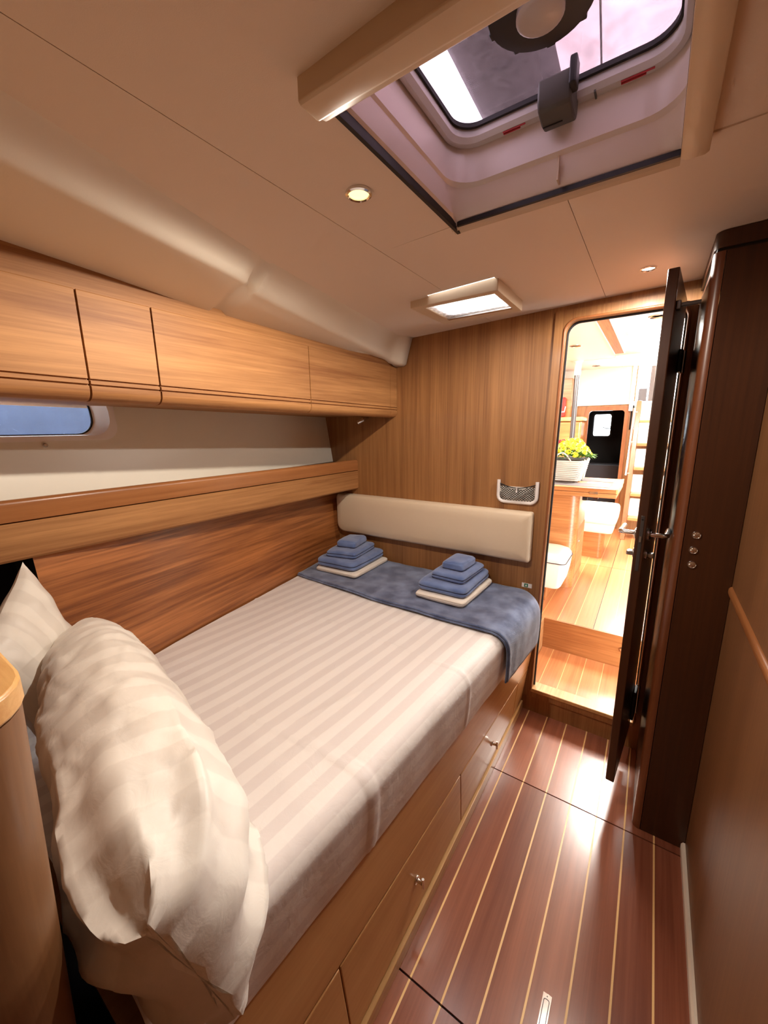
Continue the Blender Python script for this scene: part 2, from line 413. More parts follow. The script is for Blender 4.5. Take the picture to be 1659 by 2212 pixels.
g = G(); g.loft([side_row(y) for y in rows], cap=False, closed=False)
g.build('trim_3', 'liner', smooth=50, kind='structure', label='moulded cream step along the left edge of the headliner').modifiers.new('t', 'SOLIDIFY').thickness = .004

# ---- left side: white hull liner with the portlight, oak hull panel below, dark niche at the head
HB = [(-1.2, -1.22), (0, -1.36), (.515, -1.436), (.779, -1.492), (1.15, -1.547), (1.40, -1.587), (1.68, -1.628), (1.893, -1.642)]   # hull at mattress height
HT = [(-1.2, -1.40), (.25, -1.492), (.8, -1.56), (1.893, -1.668)]                                                                    # hull under the shelf
def hx(y, z):
    return lerp(interp(HB, y), interp(HT, y), (z - .64) / .47)
g = G()
ys = [.30, .5, .7, .9, 1.1, 1.3, 1.5, 1.7, YB]
zs = [-.06, .3, .6, .64, .8, 1.0, 1.14]
g.grid(lambda u, v: (hx(lerp(.33, YB, u), zs[round(v * 6)]), lerp(.33, YB, u), zs[round(v * 6)]), 12, 6)
g.build('wall_left_lower', 'oak_hull', smooth=60, kind='structure', label='dark streaked oak hull panel beside the mattress')
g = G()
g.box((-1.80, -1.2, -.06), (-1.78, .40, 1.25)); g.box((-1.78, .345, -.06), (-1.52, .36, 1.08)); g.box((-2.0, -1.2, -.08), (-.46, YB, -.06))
g.box((-1.95, .33, -.06), (-1.93, YB, 1.25)); g.box((-1.95, .33, 1.235), (-1.60, YB, 1.25)); g.box((-1.95, .40, -.06), (-1.78, .42, 1.25))  # outer hull boxes, unseen, added to stop sky light leaking in
g.build('wall_left_niche', 'dark_void', kind='structure', label='dark recess behind the pillows and unseen hull boxes added against the sky')
LT = [(-1.2, .02), (.3, -.0), (1.893, -.148)]
def lx(y, z): return -1.535 + interp([(-1.2, .10), (.3, 0), (1.893, -.148)], y) - (z - 1.265) * .175
WY0, WY1, WZ0, WZ1 = -.30, .632, 1.442, 1.585
g = G()
yy = [-1.2, WY0, 0.0, .3, WY1, .9, 1.2, 1.5, YB]; zz = [1.215, 1.28, 1.36, WZ0, WZ1, 1.75, 1.96]
for i in range(len(yy) - 1):
    for j in range(len(zz) - 1):
        if zz[j] >= WZ0 - .001 and zz[j + 1] <= WZ1 + .001 and yy[i] >= WY0 - .001 and yy[i + 1] <= WY1 + .001: continue
        q = [(yy[i], zz[j]), (yy[i + 1], zz[j]), (yy[i + 1], zz[j + 1]), (yy[i], zz[j + 1])]
        g.hexa([(lx(y, z), y, z) for y, z in q] + [(lx(y, z) - .03, y, z) for y, z in q])
g.build('wall_left', 'liner_white', kind='structure', label='cream moulded hull liner between shelf and overhead lockers')
# portlight
win = thing('window_1', (lx(.3, 1.5), .3, 1.44), kind='structure', label='narrow hull portlight with a pale rounded frame')
def ring_yz(yz_out, yz_in, d0, d1):
    g = G()
    P = lambda yz, d: [(lx(y, z) + d, y, z) for y, z in yz]
    g.loft([P(yz_in, d1), P(yz_out, d1), P(yz_out, d0), P(yz_in, d0)], loop=True)
    return g
o_ = rrect(WY0 - .02, WZ0 - .016, WY1 + .02, WZ1 + .016, .05); i_ = rrect(WY0, WZ0, WY1, WZ1, .06)
i2 = rrect(WY0 + .02, WZ0 + .003, WY1 - .038, WZ1 - .004, .055); i3 = rrect(WY0 + .024, WZ0 + .006, WY1 - .043, WZ1 - .006, .053)
ring_yz(o_, i_, -.0, .006).build('frame', 'white_plastic', win, smooth=40)
g = G(); g.loft([[(lx(y, z) + .004, y, z) for y, z in i_], [(lx(y, z) - .035, y, z) for y, z in i2]], cap=False); g.build('reveal', 'white_plastic', win, smooth=60)
g = G(); g.loft([[(lx(y, z) - .034, y, z) for y, z in i2], [(lx(y, z) - .034, y, z) for y, z in i3], [(lx(y, z) - .04, y, z) for y, z in i3], [(lx(y, z) - .04, y, z) for y, z in i2]], loop=True); g.build('gasket', 'black', win)
G().add([(lx(y, z) - .038, y, z) for y, z in i2], [tuple(range(len(i2)))]).build('pane', 'port_glass', win)
G().lathe([(.0, 0), (.006, 0), (.007, .006), (.004, .010), (0, .010)], (lx(.43, 1.415) + .001, .43, 1.415), (1, 0, 0), 12).build('catch', 'steel', win, smooth=40)

g = G(); g.grid(lambda u, v: (-3.1 - .25 * (1 - v) ** 2, lerp(-3.0, 4.5, u), lerp(-.8, 2.05, v)), 20, 10); g.build('outside_panel', 'outside_blue', smooth=60, kind='structure', label='blue panel added outside the portlight in place of open sky').modifiers.new('t', 'SOLIDIFY').thickness = .05  # panel added outside; its blue replaces the bright sky in the portlight

# ================================================================ big deck hatch
hw = thing('window_2', (-.23, .75, 1.945), kind='structure', label='open deck hatch with moulded pinkish coaming and dark tinted lid')
def rr3(x0, y0, x1, y1, r, z): return [(x, y, z) for x, y in rrect(x0, y0, x1, y1, r, 8)]
g = G()
g.loft([rr3(HX0 - .004, .50, HX1 + .004, HY1 + .004, .02, 1.938), rr3(HX0 + .006, .505, HX1 - .004, HY1 - .008, .035, 1.946), rr3(-.446, .51, -.012, .972, .06, 1.986), rr3(-.441, .515, -.014, .960, .065, 1.990),
        rr3(-.440, .515, -.014, .957, .065, 2.02), rr3(-.438, .515, -.015, .950, .06, 2.052), rr3(-.430, .515, -.018, .944, .06, 2.060)], cap=False)
g.build('coaming', 'gelcoat', hw, smooth=40)
g = G(); g.loft([rr3(-.436, .50, -.016, .948, .06, 2.056), rr3(-.434, .50, -.018, .946, .06, 2.047), rr3(-.424, .515, -.026, .928, .05, 2.045), rr3(-.416, .52, -.030, .920, .045, 2.052), rr3(-.416, .52, -.030, .920, .045, 2.07)], cap=False)
g.build('ring_frame', 'ring_grey', hw, smooth=40)
g = G(); g.loft([rr3(-.420, .52, -.026, .923, .05, 2.066), rr3(-.411, .53, -.034, .912, .045, 2.064), rr3(-.411, .53, -.034, .912, .045, 2.072), rr3(-.420, .52, -.026, .923, .05, 2.074)], loop=True)
g.build('gasket', 'rubber', hw)
G().loft([rr3(-.418, .52, -.028, .921, .05, 2.073), rr3(-.418, .52, -.028, .921, .05, 2.082)]).build('lid_pane', 'hatch_acrylic', hw)
G().box((-.52, .40, 2.0), (HX0 - .004, 1.1, 2.09)).box((HX1 + .004, .40, 2.0), (.08, 1.1, 2.09)).box((-.52, HY1 + .004, 2.0), (.08, 1.1, 2.09)).box((-.52, .40, 2.0), (.08, .498, 2.09)).build('deck_rim', 'deck', hw)
hd = G(); hd.lathe([(.0, 0), (.070, 0), (.076, .006), (.076, .016), (.060, .020), (0, .020)], (-.205, .728, 2.073), (0, 0, -1), 40); hd.build('lock_disc', 'black', hw, smooth=40)
G().lathe([(0, 0), (.034, 0), (.034, .010), (.028, .014), (0, .014)], (-.205, .728, 2.053), (0, 0, -1), 28).build('lock_hub', 'ring_grey', hw, smooth=40)
for k in range(9):
    a = 2 * PI * k / 9 + .2
    G().box((-.205 + .074 * math.cos(a) - .007, .728 + .074 * math.sin(a) - .007, 2.058), (-.205 + .074 * math.cos(a) + .007, .728 + .074 * math.sin(a) + .007, 2.069)).build('lock_tooth', 'black', hw, bevel=.002)
g = G(); g.prism([(.872, 2.064), (.872, 2.03), (.880, 2.018), (.912, 2.012), (.936, 2.016), (.942, 2.026), (.942, 2.05), (.925, 2.064)], lambda a, b, t: (t, a, b), -.243, -.185)
g.build('latch_block', 'grey_plastic', hw, bevel=.004)
G().box((-.188, .860, 2.030), (-.176, .888, 2.072)).build('latch_lever', 'black', hw, bevel=.003)
box('latch_groove', (-.240, .913, 2.0105), (-.205, .915, 2.0130), 'black', hw)
for (x, w) in ((-.325, .045), (-.115, .05)):
    for j in range(2):
        box('warning_label', (x, .930 + .006 * j, 2.0435), (x + w * (1 - .25 * j), .9325 + .006 * j, 2.0462), 'red_print', hw)
box('frame_joint', (-.157, .926, 2.0430), (-.154, .946, 2.0475), 'grey_plastic', hw)
box('coaming_joint', (-.222, .970, 1.9445), (-.219, .9925, 1.988), 'surround', hw)
# shade cassette and runners that frame the opening underneath
g = G(); g.prism([(.484, 1.946), (.484, 1.905), (.488, 1.902), (.522, 1.902), (.527, 1.904), (.530, 1.908), (.541, 1.911), (.548, 1.916), (.552, 1.924), (.552, 1.946)], lambda a, b, t: (t, a, b), -.468, .03)
g.build('shade_cassette', 'surround', hw, bevel=.0015)
g = G(); g.prism([(-.014, 1.962), (-.014, 1.928), (-.004, 1.923), (.022, 1.923), (.028, 1.927), (.028, 1.962)], lambda a, b, t: (a, t, b), .552, 1.006); g.build('side_runner', 'surround', hw, bevel=.001)
box('runner_groove', (-.0145, .56, 1.932), (-.0138, 1.0, 1.937), 'black', hw)
g = G(); g.box((-.452, .995, 1.930), (-.014, 1.002, 1.940)); g.build('far_gasket', 'black', hw)
g = G(); g.prism([(1.002, 1.945), (1.002, 1.930), (1.008, 1.926), (1.016, 1.931), (1.026, 1.927), (1.026, 1.945)], lambda a, b, t: (t, a, b), -.470, -.014); g.build('far_runner', 'surround', hw)
box('far_runner_shadow_gap', (-.470, 1.026, 1.931), (-.014, 1.030, 1.945), 'black', hw)
g = G(); g.box((-.464, .548, 1.926), (-.456, 1.026, 1.945)); g.build('left_gasket', 'black', hw)
# outside, seen through the lid
aw = thing('sun_awning', (-.1, 1.2, 2.3), kind='structure', label='pale canvas sun awning above the deck hatch')
g = G(); g.grid(lambda u, v: (lerp(-.43, .9, u), lerp(-.2, 2.6, v), 2.44 + .03 * math.sin(u * 5) + .01 * nz(u * 9, v * 9)), 24, 30); g.build('canvas', 'canvas', aw, smooth=60)
g = G(); g.tube([(-.355, -.6, 2.32), (-.385, 1.0, 2.32), (-.44, 2.8, 2.32)], .10, 14); g.build('furled_cover', 'boat_cover', aw, smooth=60)
g = G(); g.tube([(-.14, .3, 2.43), (-.20, 1.1, 2.425), (-.27, 1.9, 2.43)], .0025, 6); g.build('seam', 'boat_cover', aw)

# ================================================================ small hatch by the bulkhead
sh = thing('window_3', (-.62, 1.48, 1.93), kind='structure', label='small bright ceiling hatch with a square beige surround')
ox0, ox1, oy0, oy1 = -.822, -.484, 1.402, 1.695
zb0 = 1.897
g = G()
bz = lambda x: zc(x) + .004
outer = [(ox0, oy0), (ox1, oy0), (ox1, oy1), (ox0, oy1)]
inner = [(SX0, 1.432), (SX1 - .032, 1.412), (SX1 - .032, 1.588), (SX0, 1.628)]
inner = [(-.772, 1.432), (-.506, 1.432), (-.506, 1.640), (-.772, 1.640)]
g.loft([[(x, y, bz(x)) for x, y in outer], [(x, y, zb0) for x, y in outer], [(x, y, zb0) for x, y in inner], [(x, y, 1.94) for x, y in inner]], cap=False)
g.build('surround_frame', 'surround', sh, bevel=.002)
box('shade_rail', (-.772, 1.622, zb0 - .002), (-.506, 1.640, zb0 + .003), 'steel', sh)
g = G(); g.loft([[(x, y, 1.93) for x, y in inner], [(x, y, 2.03) for x, y in inner]], cap=False); g.build('shaft', 'white_plastic', sh)
g = G(); g.add([(x, y, 1.9015) for x, y in inner], [(0, 1, 2, 3)]); g.build('pane', 'white_acrylic', sh)

# ================================================================ door, standing open towards the camera
dr = thing('door_1', (.03, 1.70, .13), kind='structure', label='oak cabin door in a shaded tone, swung open edge-on to the camera')
A = Vector((.0105, 1.489, 0)); B = Vector((.046, 1.872, 0)); dv = (B - A).normalized(); nv = Vector((dv.y, -dv.x, 0))
def dp(s, t, z): p = A + dv * s + nv * t; return (p.x, p.y, z)     # s along the leaf from its free edge, t outwards from the right face
LW = (B - A).length
def dbox(s0, s1, t0, t1, z0, z1):
    return G().hexa([dp(s0, t0, z0), dp(s1, t0, z0), dp(s1, t1, z0), dp(s0, t1, z0), dp(s0, t0, z1), dp(s1, t0, z1), dp(s1, t1, z1), dp(s0, t1, z1)])
dbox(0, LW, -.028, 0, .135, 1.888).build('leaf', 'oak_shaded', dr, bevel=.003)
lp = dbox(-.0015, .002, -.018, -.008, .975, 1.162).build('latch_plate', 'dark_metal', dr, bevel=.0005)
G().lathe([(0, 0), (.003, 0), (.003, .001), (0, .001)], dp(-.0012, -.013, 1.150), -dv, 10).build('screw', 'black', lp)
dbox(-.006, .0, -.016, -.010, 1.075, 1.095).build('latch_bolt', 'steel', dr)
for side, t0, sg in (('left', -.028, -1), ('right', 0, 1)):
    z = 1.090; s = .058
    h = G(); h.lathe([(0, 0), (.020, 0), (.020, .006), (.014, .010), (0, .010)], dp(s, t0, z), nv * sg, 20).build('rose', 'steel', dr, smooth=40)
    g = G(); g.tube([dp(s, t0 + sg * .008, z), dp(s, t0 + sg * .040, z), dp(s + .003, t0 + sg * .048, z), dp(s + .012, t0 + sg * .052, z), dp(s + .10, t0 + sg * .052, z)], [.008, .008, .0085, .009, .009], 12)
    g.build('lever_handle', 'chrome', dr, smooth=40)
    G().lathe([(0, 0), (.017, 0), (.017, .006), (.011, .009), (0, .009)], dp(s, t0, 1.020), nv * sg, 18).build('lock_rose', 'steel', dr, smooth=40)
    dbox(s - .012, s + .012, t0 + sg * .008, t0 + sg * .026, 1.012, 1.028).build('thumb_turn', 'steel', dr, bevel=.003)
for z0, z1 in ((1.635, 1.712), (.20, .335)):
    hg = dbox(LW - .065, LW + .004, .0005, .012, z0, z1).build('hinge', 'black', dr, bevel=.002)
    G().lathe([(0, 0), (.007, 0), (.007, z1 - z0), (0, z1 - z0)], dp(LW + .002, .013, z0), (0, 0, 1), 14).build('hinge_pin', 'chrome', hg, smooth=40)
dbox(.012, .040, .0, .012, 1.778, 1.802).build('stay_plate', 'dark_metal', dr, bevel=.002)
g = G(); g.tube([dp(.022, .010, 1.790), dp(.022, .058, 1.790)], .006, 10); g.build('stay_pin', 'dark_metal', dr, smooth=40)

# ================================================================ wardrobe beside the door
wd = thing('wardrobe', (.16, 1.68, 0), label='oak hanging locker in a shaded tone with a rounded corner post right of the door', cat='wardrobe')
X0, Y0 = .082, 1.475
def arc(cx, cy, r, a0, a1, n=8): return [(cx + r * math.cos(math.radians(lerp(a0, a1, k / n))), cy + r * math.sin(math.radians(lerp(a0, a1, k / n)))) for k in range(n + 1)]
post = arc(X0 + .022, Y0 + .022, .022, 180, 270) + [(X0 + .0245, Y0), (X0 + .0245, Y0 + .022), (X0, Y0 + .05)]
G().prism(post, lambda a, b, t: (a, b, t), 0.001, 1.902).build('corner_post', 'oak_post', wd, smooth=40)
box('front_panel', (X0 + .0265, Y0 + .001, 0.001), (.2365, Y0 + .022, 1.902), 'oak_shaded', wd)
box('side_panel', (X0 + .001, Y0 + .052, 0.001), (X0 + .02, YB - .001, 1.872), 'oak_shaded', wd)
cap = arc(X0 + .026, Y0 + .024, .026, 180, 270) + [(.2365, Y0 - .002), (.2365, YB - .001), (X0, YB - .001)]
G().prism(cap, lambda a, b, t: (a, b, t), 1.910, 1.9515).build('cornice', 'oak_shaded', wd, smooth=40)
box('shadow_gap', (X0 + .006, Y0 + .006, 1.902), (.236, YB - .001, 1.910), 'black', wd)
pos = ('topmost', 'middle', 'lowest')
for k, (x, z) in enumerate(((.137, 1.122), (.135, 1.074), (.137, 1.028))):
    b_ = thing('push_button', (x, Y0, z), label='%s of three round chrome switches on the shaded wardrobe front' % pos[k], cat='switch', group='round switches on the wardrobe')
    G().lathe([(.0092, -.002), (.0115, -.002), (.0115, .003), (.0105, .0045), (.0092, .003)], (x, Y0 + .001, z), (0, -1, 0), 24).build('bezel', 'chrome', b_, smooth=40)
    G().lathe([(0, 0), (.0085, 0), (.0078, .003), (.005, .0045), (0, .005)], (x, Y0 + .001, z), (0, -1, 0), 20).build('button', 'chrome', b_, smooth=40)

# ================================================================ overhead lockers
oc = thing('overhead_cabinet', (-1.4, 1.0, 1.53), label='long oak overhead locker with four flap doors above the bed', cat='cabinet')
def shz(y): return -.0135 * (y - .44)
XF = -1.195
def flap(y0, y1, name='door'):
    p = [(XF - .02, 1.792), (XF - .002, 1.792), (XF, 1.790), (XF, 1.5845), (XF - .006, 1.584), (XF - .006, 1.5805), (XF + .0005, 1.580), (XF + .0005, 1.5715), (XF - .006, 1.571), (XF - .006, 1.5675), (XF + .001, 1.567)]
    p += [(XF - .029 + .03 * math.cos(a), 1.556 + .026 * math.sin(a)) for a in [0, -.35, -.7, -1.05, -1.4, -PI / 2]] + [(XF - .045, 1.530), (XF - .045, 1.56), (XF - .02, 1.57)]
    return G().prism(p, lambda a, b, t: (a, t, b + shz(t)), y0, y1)
for (y0, y1) in ((-.30, .4375), (.4425, .6125), (.6175, 1.2225), (1.2275, 1.8275)):
    flap(y0, y1).build('door', 'oak_h', oc, smooth=30)
flap(1.8295, 1.8915).build('end_filler', 'oak_h', oc, smooth=30)
g = G(); g.hexa([(XF - .008, -.30, 1.794), (XF - .008, 1.8915, 1.794 + shz(1.89)), (XF - .03, 1.8915, 1.794 + shz(1.89)), (XF - .03, -.30, 1.794),
                 (XF - .008, -.30, 1.90), (XF - .008, 1.8915, 1.84), (XF - .03, 1.8915, 1.84), (XF - .03, -.30, 1.90)]); g.build('top_rail', 'oak_h', oc)
g = G()
for y0, y1 in ((-.30, 1.8915),):
    g.hexa([(-1.80, y0, 1.545 + .01), (XF - .046, y0, 1.545 + .01), (XF - .046, y1, 1.545 + shz(y1)), (-1.80, y1, 1.545 + shz(y1)), (-1.80, y0, 1.567), (XF - .046, y0, 1.567), (XF - .046, y1, 1.557 + shz(y1)), (-1.80, y1, 1.557 + shz(y1))])
g.build('bottom_board', 'oak_h', oc)
box('gap_shade', (XF - .035, -.30, 1.56), (XF - .022, 1.89, 1.76), 'black', oc)  # black sheet behind the doors, painting the shade in their gaps

# ================================================================ long shelf along the hull
sf = thing('side_shelf', (-1.5, 1.0, 1.09), label='long oak shelf with a rounded fiddle rail beneath the portlight', cat='shelf')
Yn = -.2
face = [(-1.483, 1.201), (-1.480, 1.198), (-1.480, 1.098), (-1.485, 1.091), (-1.52, 1.091), (-1.52, 1.201)]
G().prism(face, lambda a, b, t: (a, t, b), Yn, YB - .002).build('face_board', 'oak_h', sf, smooth=30)
rail = [(-1.484, 1.204), (-1.4805, 1.206), (-1.4795, 1.235)] + [(-1.4935 + .014 * math.cos(a), 1.254 + .014 * math.sin(a)) for a in [0, .3, .6, .9, 1.2, PI / 2, 2.0, 2.5, PI]] + [(-1.508, 1.204)]
G().prism(rail, lambda a, b, t: (a, t, b), Yn, YB - .002).build('fiddle_rail', 'oak_trim', sf, smooth=40)
box('shelf_top', (-1.78, Yn, 1.225), (-1.509, YB - .002, 1.235), 'liner_white', sf)

# ================================================================ berth base with two drawers
def xt(y): return -.41 - .075 * (1.57 - y)          # top of the front, slanting
def xf(y, z): return lerp(-.432, xt(y), (z - .045) / .385)
bt = thing('berth_base', (-1.0, 1.0, 0), label='oak berth base with two drawers under the double mattress', cat='bed base')
def skin(y0, y1, z0, z1, out, th, n=12):
    g = G(); rings = []
    for k in range(n + 1):
        y = lerp(y0, y1, k / n)
        rings.append([(xf(y, z0) + out, y, z0), (xf(y, z1) + out, y, z1), (xf(y, z1) + out - th, y, z1), (xf(y, z0) + out - th, y, z0)])
    return g.loft(rings)
skin(.02, YB - .01, .045, .428, -.006, .02).build('front_panel', 'oak_bed', bt, smooth=30)
skin(.02, YB - .01, .256, .428, 0, .0055).build('rail_board', 'oak_bed', bt, smooth=30, bevel=.002)
for k, (a, b) in enumerate(((.478, 1.098), (1.102, 1.72))):
    d_ = skin(a, b, .058, .250, 0, .0055).build('drawer', 'oak_bed', bt, smooth=30, bevel=.002)
    y = (.79, 1.41)[k]; z = .150; x = xf(y, z)
    g = G(); g.lathe([(.0, 0), (.012, 0), (.012, .003), (.006, .005), (.005, .016), (.006, .018)], (x, y, z), (1, 0, 0), 16).build('latch_rose', 'chrome', d_, smooth=40)
    G().tube([(x + .021, y, z - .017), (x + .021, y, z + .017)], [.004, .004], 10).build('latch_knob', 'chrome', d_, smooth=40)
skin(.02, .474, .058, .250, 0, .0055).build('end_board', 'oak_bed', bt, smooth=30, bevel=.002)
skin(1.724, YB - .012, .058, .250, 0, .0055).build('end_board', 'oak_bed', bt, smooth=30, bevel=.002)
box('plinth', (-.47, .02, 0.0008), (-.4245, YB - .003, .046), 'oak_pale', bt, bevel=.002)
g = G()
ring = []
for k in range(13):
    y = lerp(.13, 1.885, k / 12)
    ring.append([(xt(y) - .03, y, .415), (interp(HB, y) + .02, y, .415), (interp(HB, y) + .02, y, .427), (xt(y) - .03, y, .427)])
g.loft(ring).build('slat_board', 'oak_bed', bt)

# ================================================================ mattress in its striped sheet
MZ = .645
def bedpt(s, y, off=0, rise=0, side_drop=.43):
    """cross section from the front lower edge (s=0) over the rounded edge to the hull side (s=1)"""
    r = .055
    xfr = xt(y) + .018
    e = max(0, (y - 1.78) / .105)
    xfr -= .05 * e * e if e > 0 else 0
    xh = interp(HB, y) + .012
    side = MZ - r - side_drop; arcl = r * PI / 2; top = (xfr - r) - xh
    L_ = side + arcl + top; d = s * L_
    if d < side: p = Vector((xfr - .012 * (1 - d / side) ** 2, y, side_drop + d)); n = Vector((1, 0, 0))
    elif d < side + arcl:
        a = (d - side) / r; n = Vector((math.cos(a), 0, math.sin(a))); p = Vector((xfr - r, y, MZ - r)) + n * r
    else: p = Vector((xfr - r - (d - side - arcl), y, MZ)); n = Vector((0, 0, 1))
    return p, n, d
# fold lines of the sheet, as low ridges: (kind, position, height, width)
def sheet_bump(x, y, d):
    h = .0035 * nz(x * 4, y * 4, 1) + .0016 * nz(x * 13, y * 9, 5)
    for yf, am, x0, x1 in ((.60, .004, -.95, -.40), (1.13, .003, -1.6, -.38), (.615, .003, -.70, -.40)):
        yy_ = yf + .012 * math.sin(x * 6 + yf * 7)
        if x0 < x < x1: h += am * math.exp(-((y - yy_) / .006) ** 2)
    for (xa, ya, xb, yb, am) in ((-.80, .50, -.62, 1.02, .0035), (-.74, .42, -.60, .80, .003), (-1.20, .82, -1.02, .98, .003), (-1.35, 1.25, -1.25, 1.34, .0025), (-.55, .55, -.47, 1.0, .002)):
        dx, dy = xb - xa, yb - ya; t = ((x - xa) * dx + (y - ya) * dy) / (dx * dx + dy * dy)
        if 0 < t < 1:
            q = abs((x - xa) * dy - (y - ya) * dx) / math.hypot(dx, dy)
            h += am * math.sin(PI * t) * math.exp(-(q / .007) ** 2)
    return h
def mat_pt(u, v):
    y = lerp(.128, 1.884, v); p, n, d = bedpt(u, y)
    return p + n * sheet_bump(p.x, y, d)
g = G(); g.grid(mat_pt, 150, 190, uvfn=lambda u, v: (bedpt(u, lerp(.128, 1.884, v))[2], lerp(.128, 1.884, v)))
g.build('mattress', 'sheet_stripe', smooth=60, label='double mattress under a white satin-striped fitted sheet', cat='mattress')

# ================================================================ blue throw across the foot
def bl_edge(u): return interp([(0, 1.425), (.10, 1.418), (.2, 1.40), (.6, 1.405), (1.0, 1.445)], u)
def bl_pt(u, v):
    y = lerp(bl_edge(u), 1.882, v)
    p, n, d = bedpt(.012 + u * .985, y)
    if u < .16:
        k = 1 - u / .16; n = (n + Vector((0, 0, 0))).normalized(); ex = .010 * k
    else: ex = 0
    h = .0125 + .004 * nz(p.x * 6, y * 6, 2) + .0022 * nz(p.x * 17, y * 15, 9) + ex
    h += .002 * math.exp(-((v - .02) / .02) ** 2)
    return p + n * h
g = G(); g.grid(bl_pt, 130, 60, uvfn=lambda u, v: (u, v))
bk_ = g.build('throw_blanket', 'blanket_blue', smooth=60, label='slate blue fleece throw folded across the foot of the bed', cat='blanket')
md = bk_.modifiers.new('t', 'SOLIDIFY'); md.thickness = .007; md.offset = -1
G().tube([bl_pt(u / 60, 0) - Vector((0, .002, .003)) for u in range(61)], .0042, 8).build('hem', 'blanket_blue', bk_, smooth=60)

# ================================================================ folded towels
def towel(name, cx, cy, z0, w, d, h, rot, layers, mt, label, cat, group, seed, lean=0):
    n = 56; rings = []; m = 18
    ca, sa = math.cos(rot), math.sin(rot)
    for j in range(m + 1):
        t = j / m; z = z0 + h * t
        edge = min(t, 1 - t) * h
        rr = min(h * .42, .016)
        ins = rr - math.sqrt(max(0, rr * rr - max(0, rr - edge) ** 2)) if edge < rr else 0
        gro = .009 * max(0, 1 - abs(math.sin(PI * layers * t)) / .5) * (0 < j < m and t < .9)
        ring = []
        for k in range(n):
            a = 2 * PI * k / n; e = .12 if mt == 'sheet_plain' else .2
            cxs, sns = math.cos(a), math.sin(a)
            px = math.copysign(abs(cxs) ** e, cxs) * (w / 2 - ins - gro); py = math.copysign(abs(sns) ** e, sns) * (d / 2 - ins - gro)
            px += .005 * nz(px * 9 + seed, py * 9, z * 30); py += .006 * nz(px * 9, py * 9 + seed, z * 30)
            zz_ = z + .003 * nz(px * 14 + seed, py * 14, 3) * t - .10 * h * ((px / w * 2) ** 4 + (py / d * 2) ** 4) * .5 * t + lean * py * t
            ring.append((cx + px * ca - py * sa, cy + px * sa + py * ca, zz_))
        rings.append(ring)
    # close the top with a shrinking fan of rings
    last = rings[-1]
    for q in (.8, .5, .2):
        c_ = Vector((cx, cy, sum(p[2] for p in last) / n))
        rings.append([tuple(c_.lerp(Vector(p), q) + Vector((0, 0, .004 * (1 - q) + .003 * nz(p[0] * 30 * q, p[1] * 30, seed)))) for p in last])
    return G().loft(rings).build(name, mt, smooth=70, label=label, cat=cat, group=group)
TB = MZ + .0225
towel('folded_sheet', -1.385, 1.700, TB, .285, .345, .024, .04, 3, 'sheet_plain', 'folded white sheet under the towel stack beside the hull', 'sheet', 'folded linen at the foot of the bed', 1)
towel('bath_towel', -1.400, 1.705, TB + .0255, .265, .33, .051, .06, 2, 'terry_blue', 'large folded blue towel on the sheet beside the hull', 'towel', 'folded linen at the foot of the bed', 2)
towel('hand_towel', -1.405, 1.712, TB + .076, .195, .26, .041, .16, 2, 'terry_blue', 'medium folded blue towel second from top of the stack beside the hull', 'towel', 'folded linen at the foot of the bed', 3)
towel('face_cloth', -1.412, 1.730, TB + .116, .125, .17, .043, .22, 1, 'terry_blue', 'small rolled blue towel topping the stack beside the hull', 'towel', 'folded linen at the foot of the bed', 4)
towel('folded_sheet', -.735, 1.690, TB, .25, .36, .030, -.02, 3, 'sheet_plain', 'crumpled folded white sheet under the towel stack nearest the doorway', 'sheet', 'folded linen at the foot of the bed', 11)
towel('bath_towel', -.742, 1.700, TB + .0305, .245, .335, .049, .0, 2, 'terry_blue', 'large folded blue towel on the sheet nearest the doorway', 'towel', 'folded linen at the foot of the bed', 12)
towel('hand_towel', -.728, 1.705, TB + .079, .175, .255, .041, -.04, 2, 'terry_blue', 'medium folded blue towel second from top of the stack nearest the doorway', 'towel', 'folded linen at the foot of the bed', 13)
towel('face_cloth', -.724, 1.706, TB + .119, .110, .155, .044, -.05, 1, 'terry_blue', 'small rolled blue towel topping the stack nearest the doorway', 'towel', 'folded linen at the foot of the bed', 14)

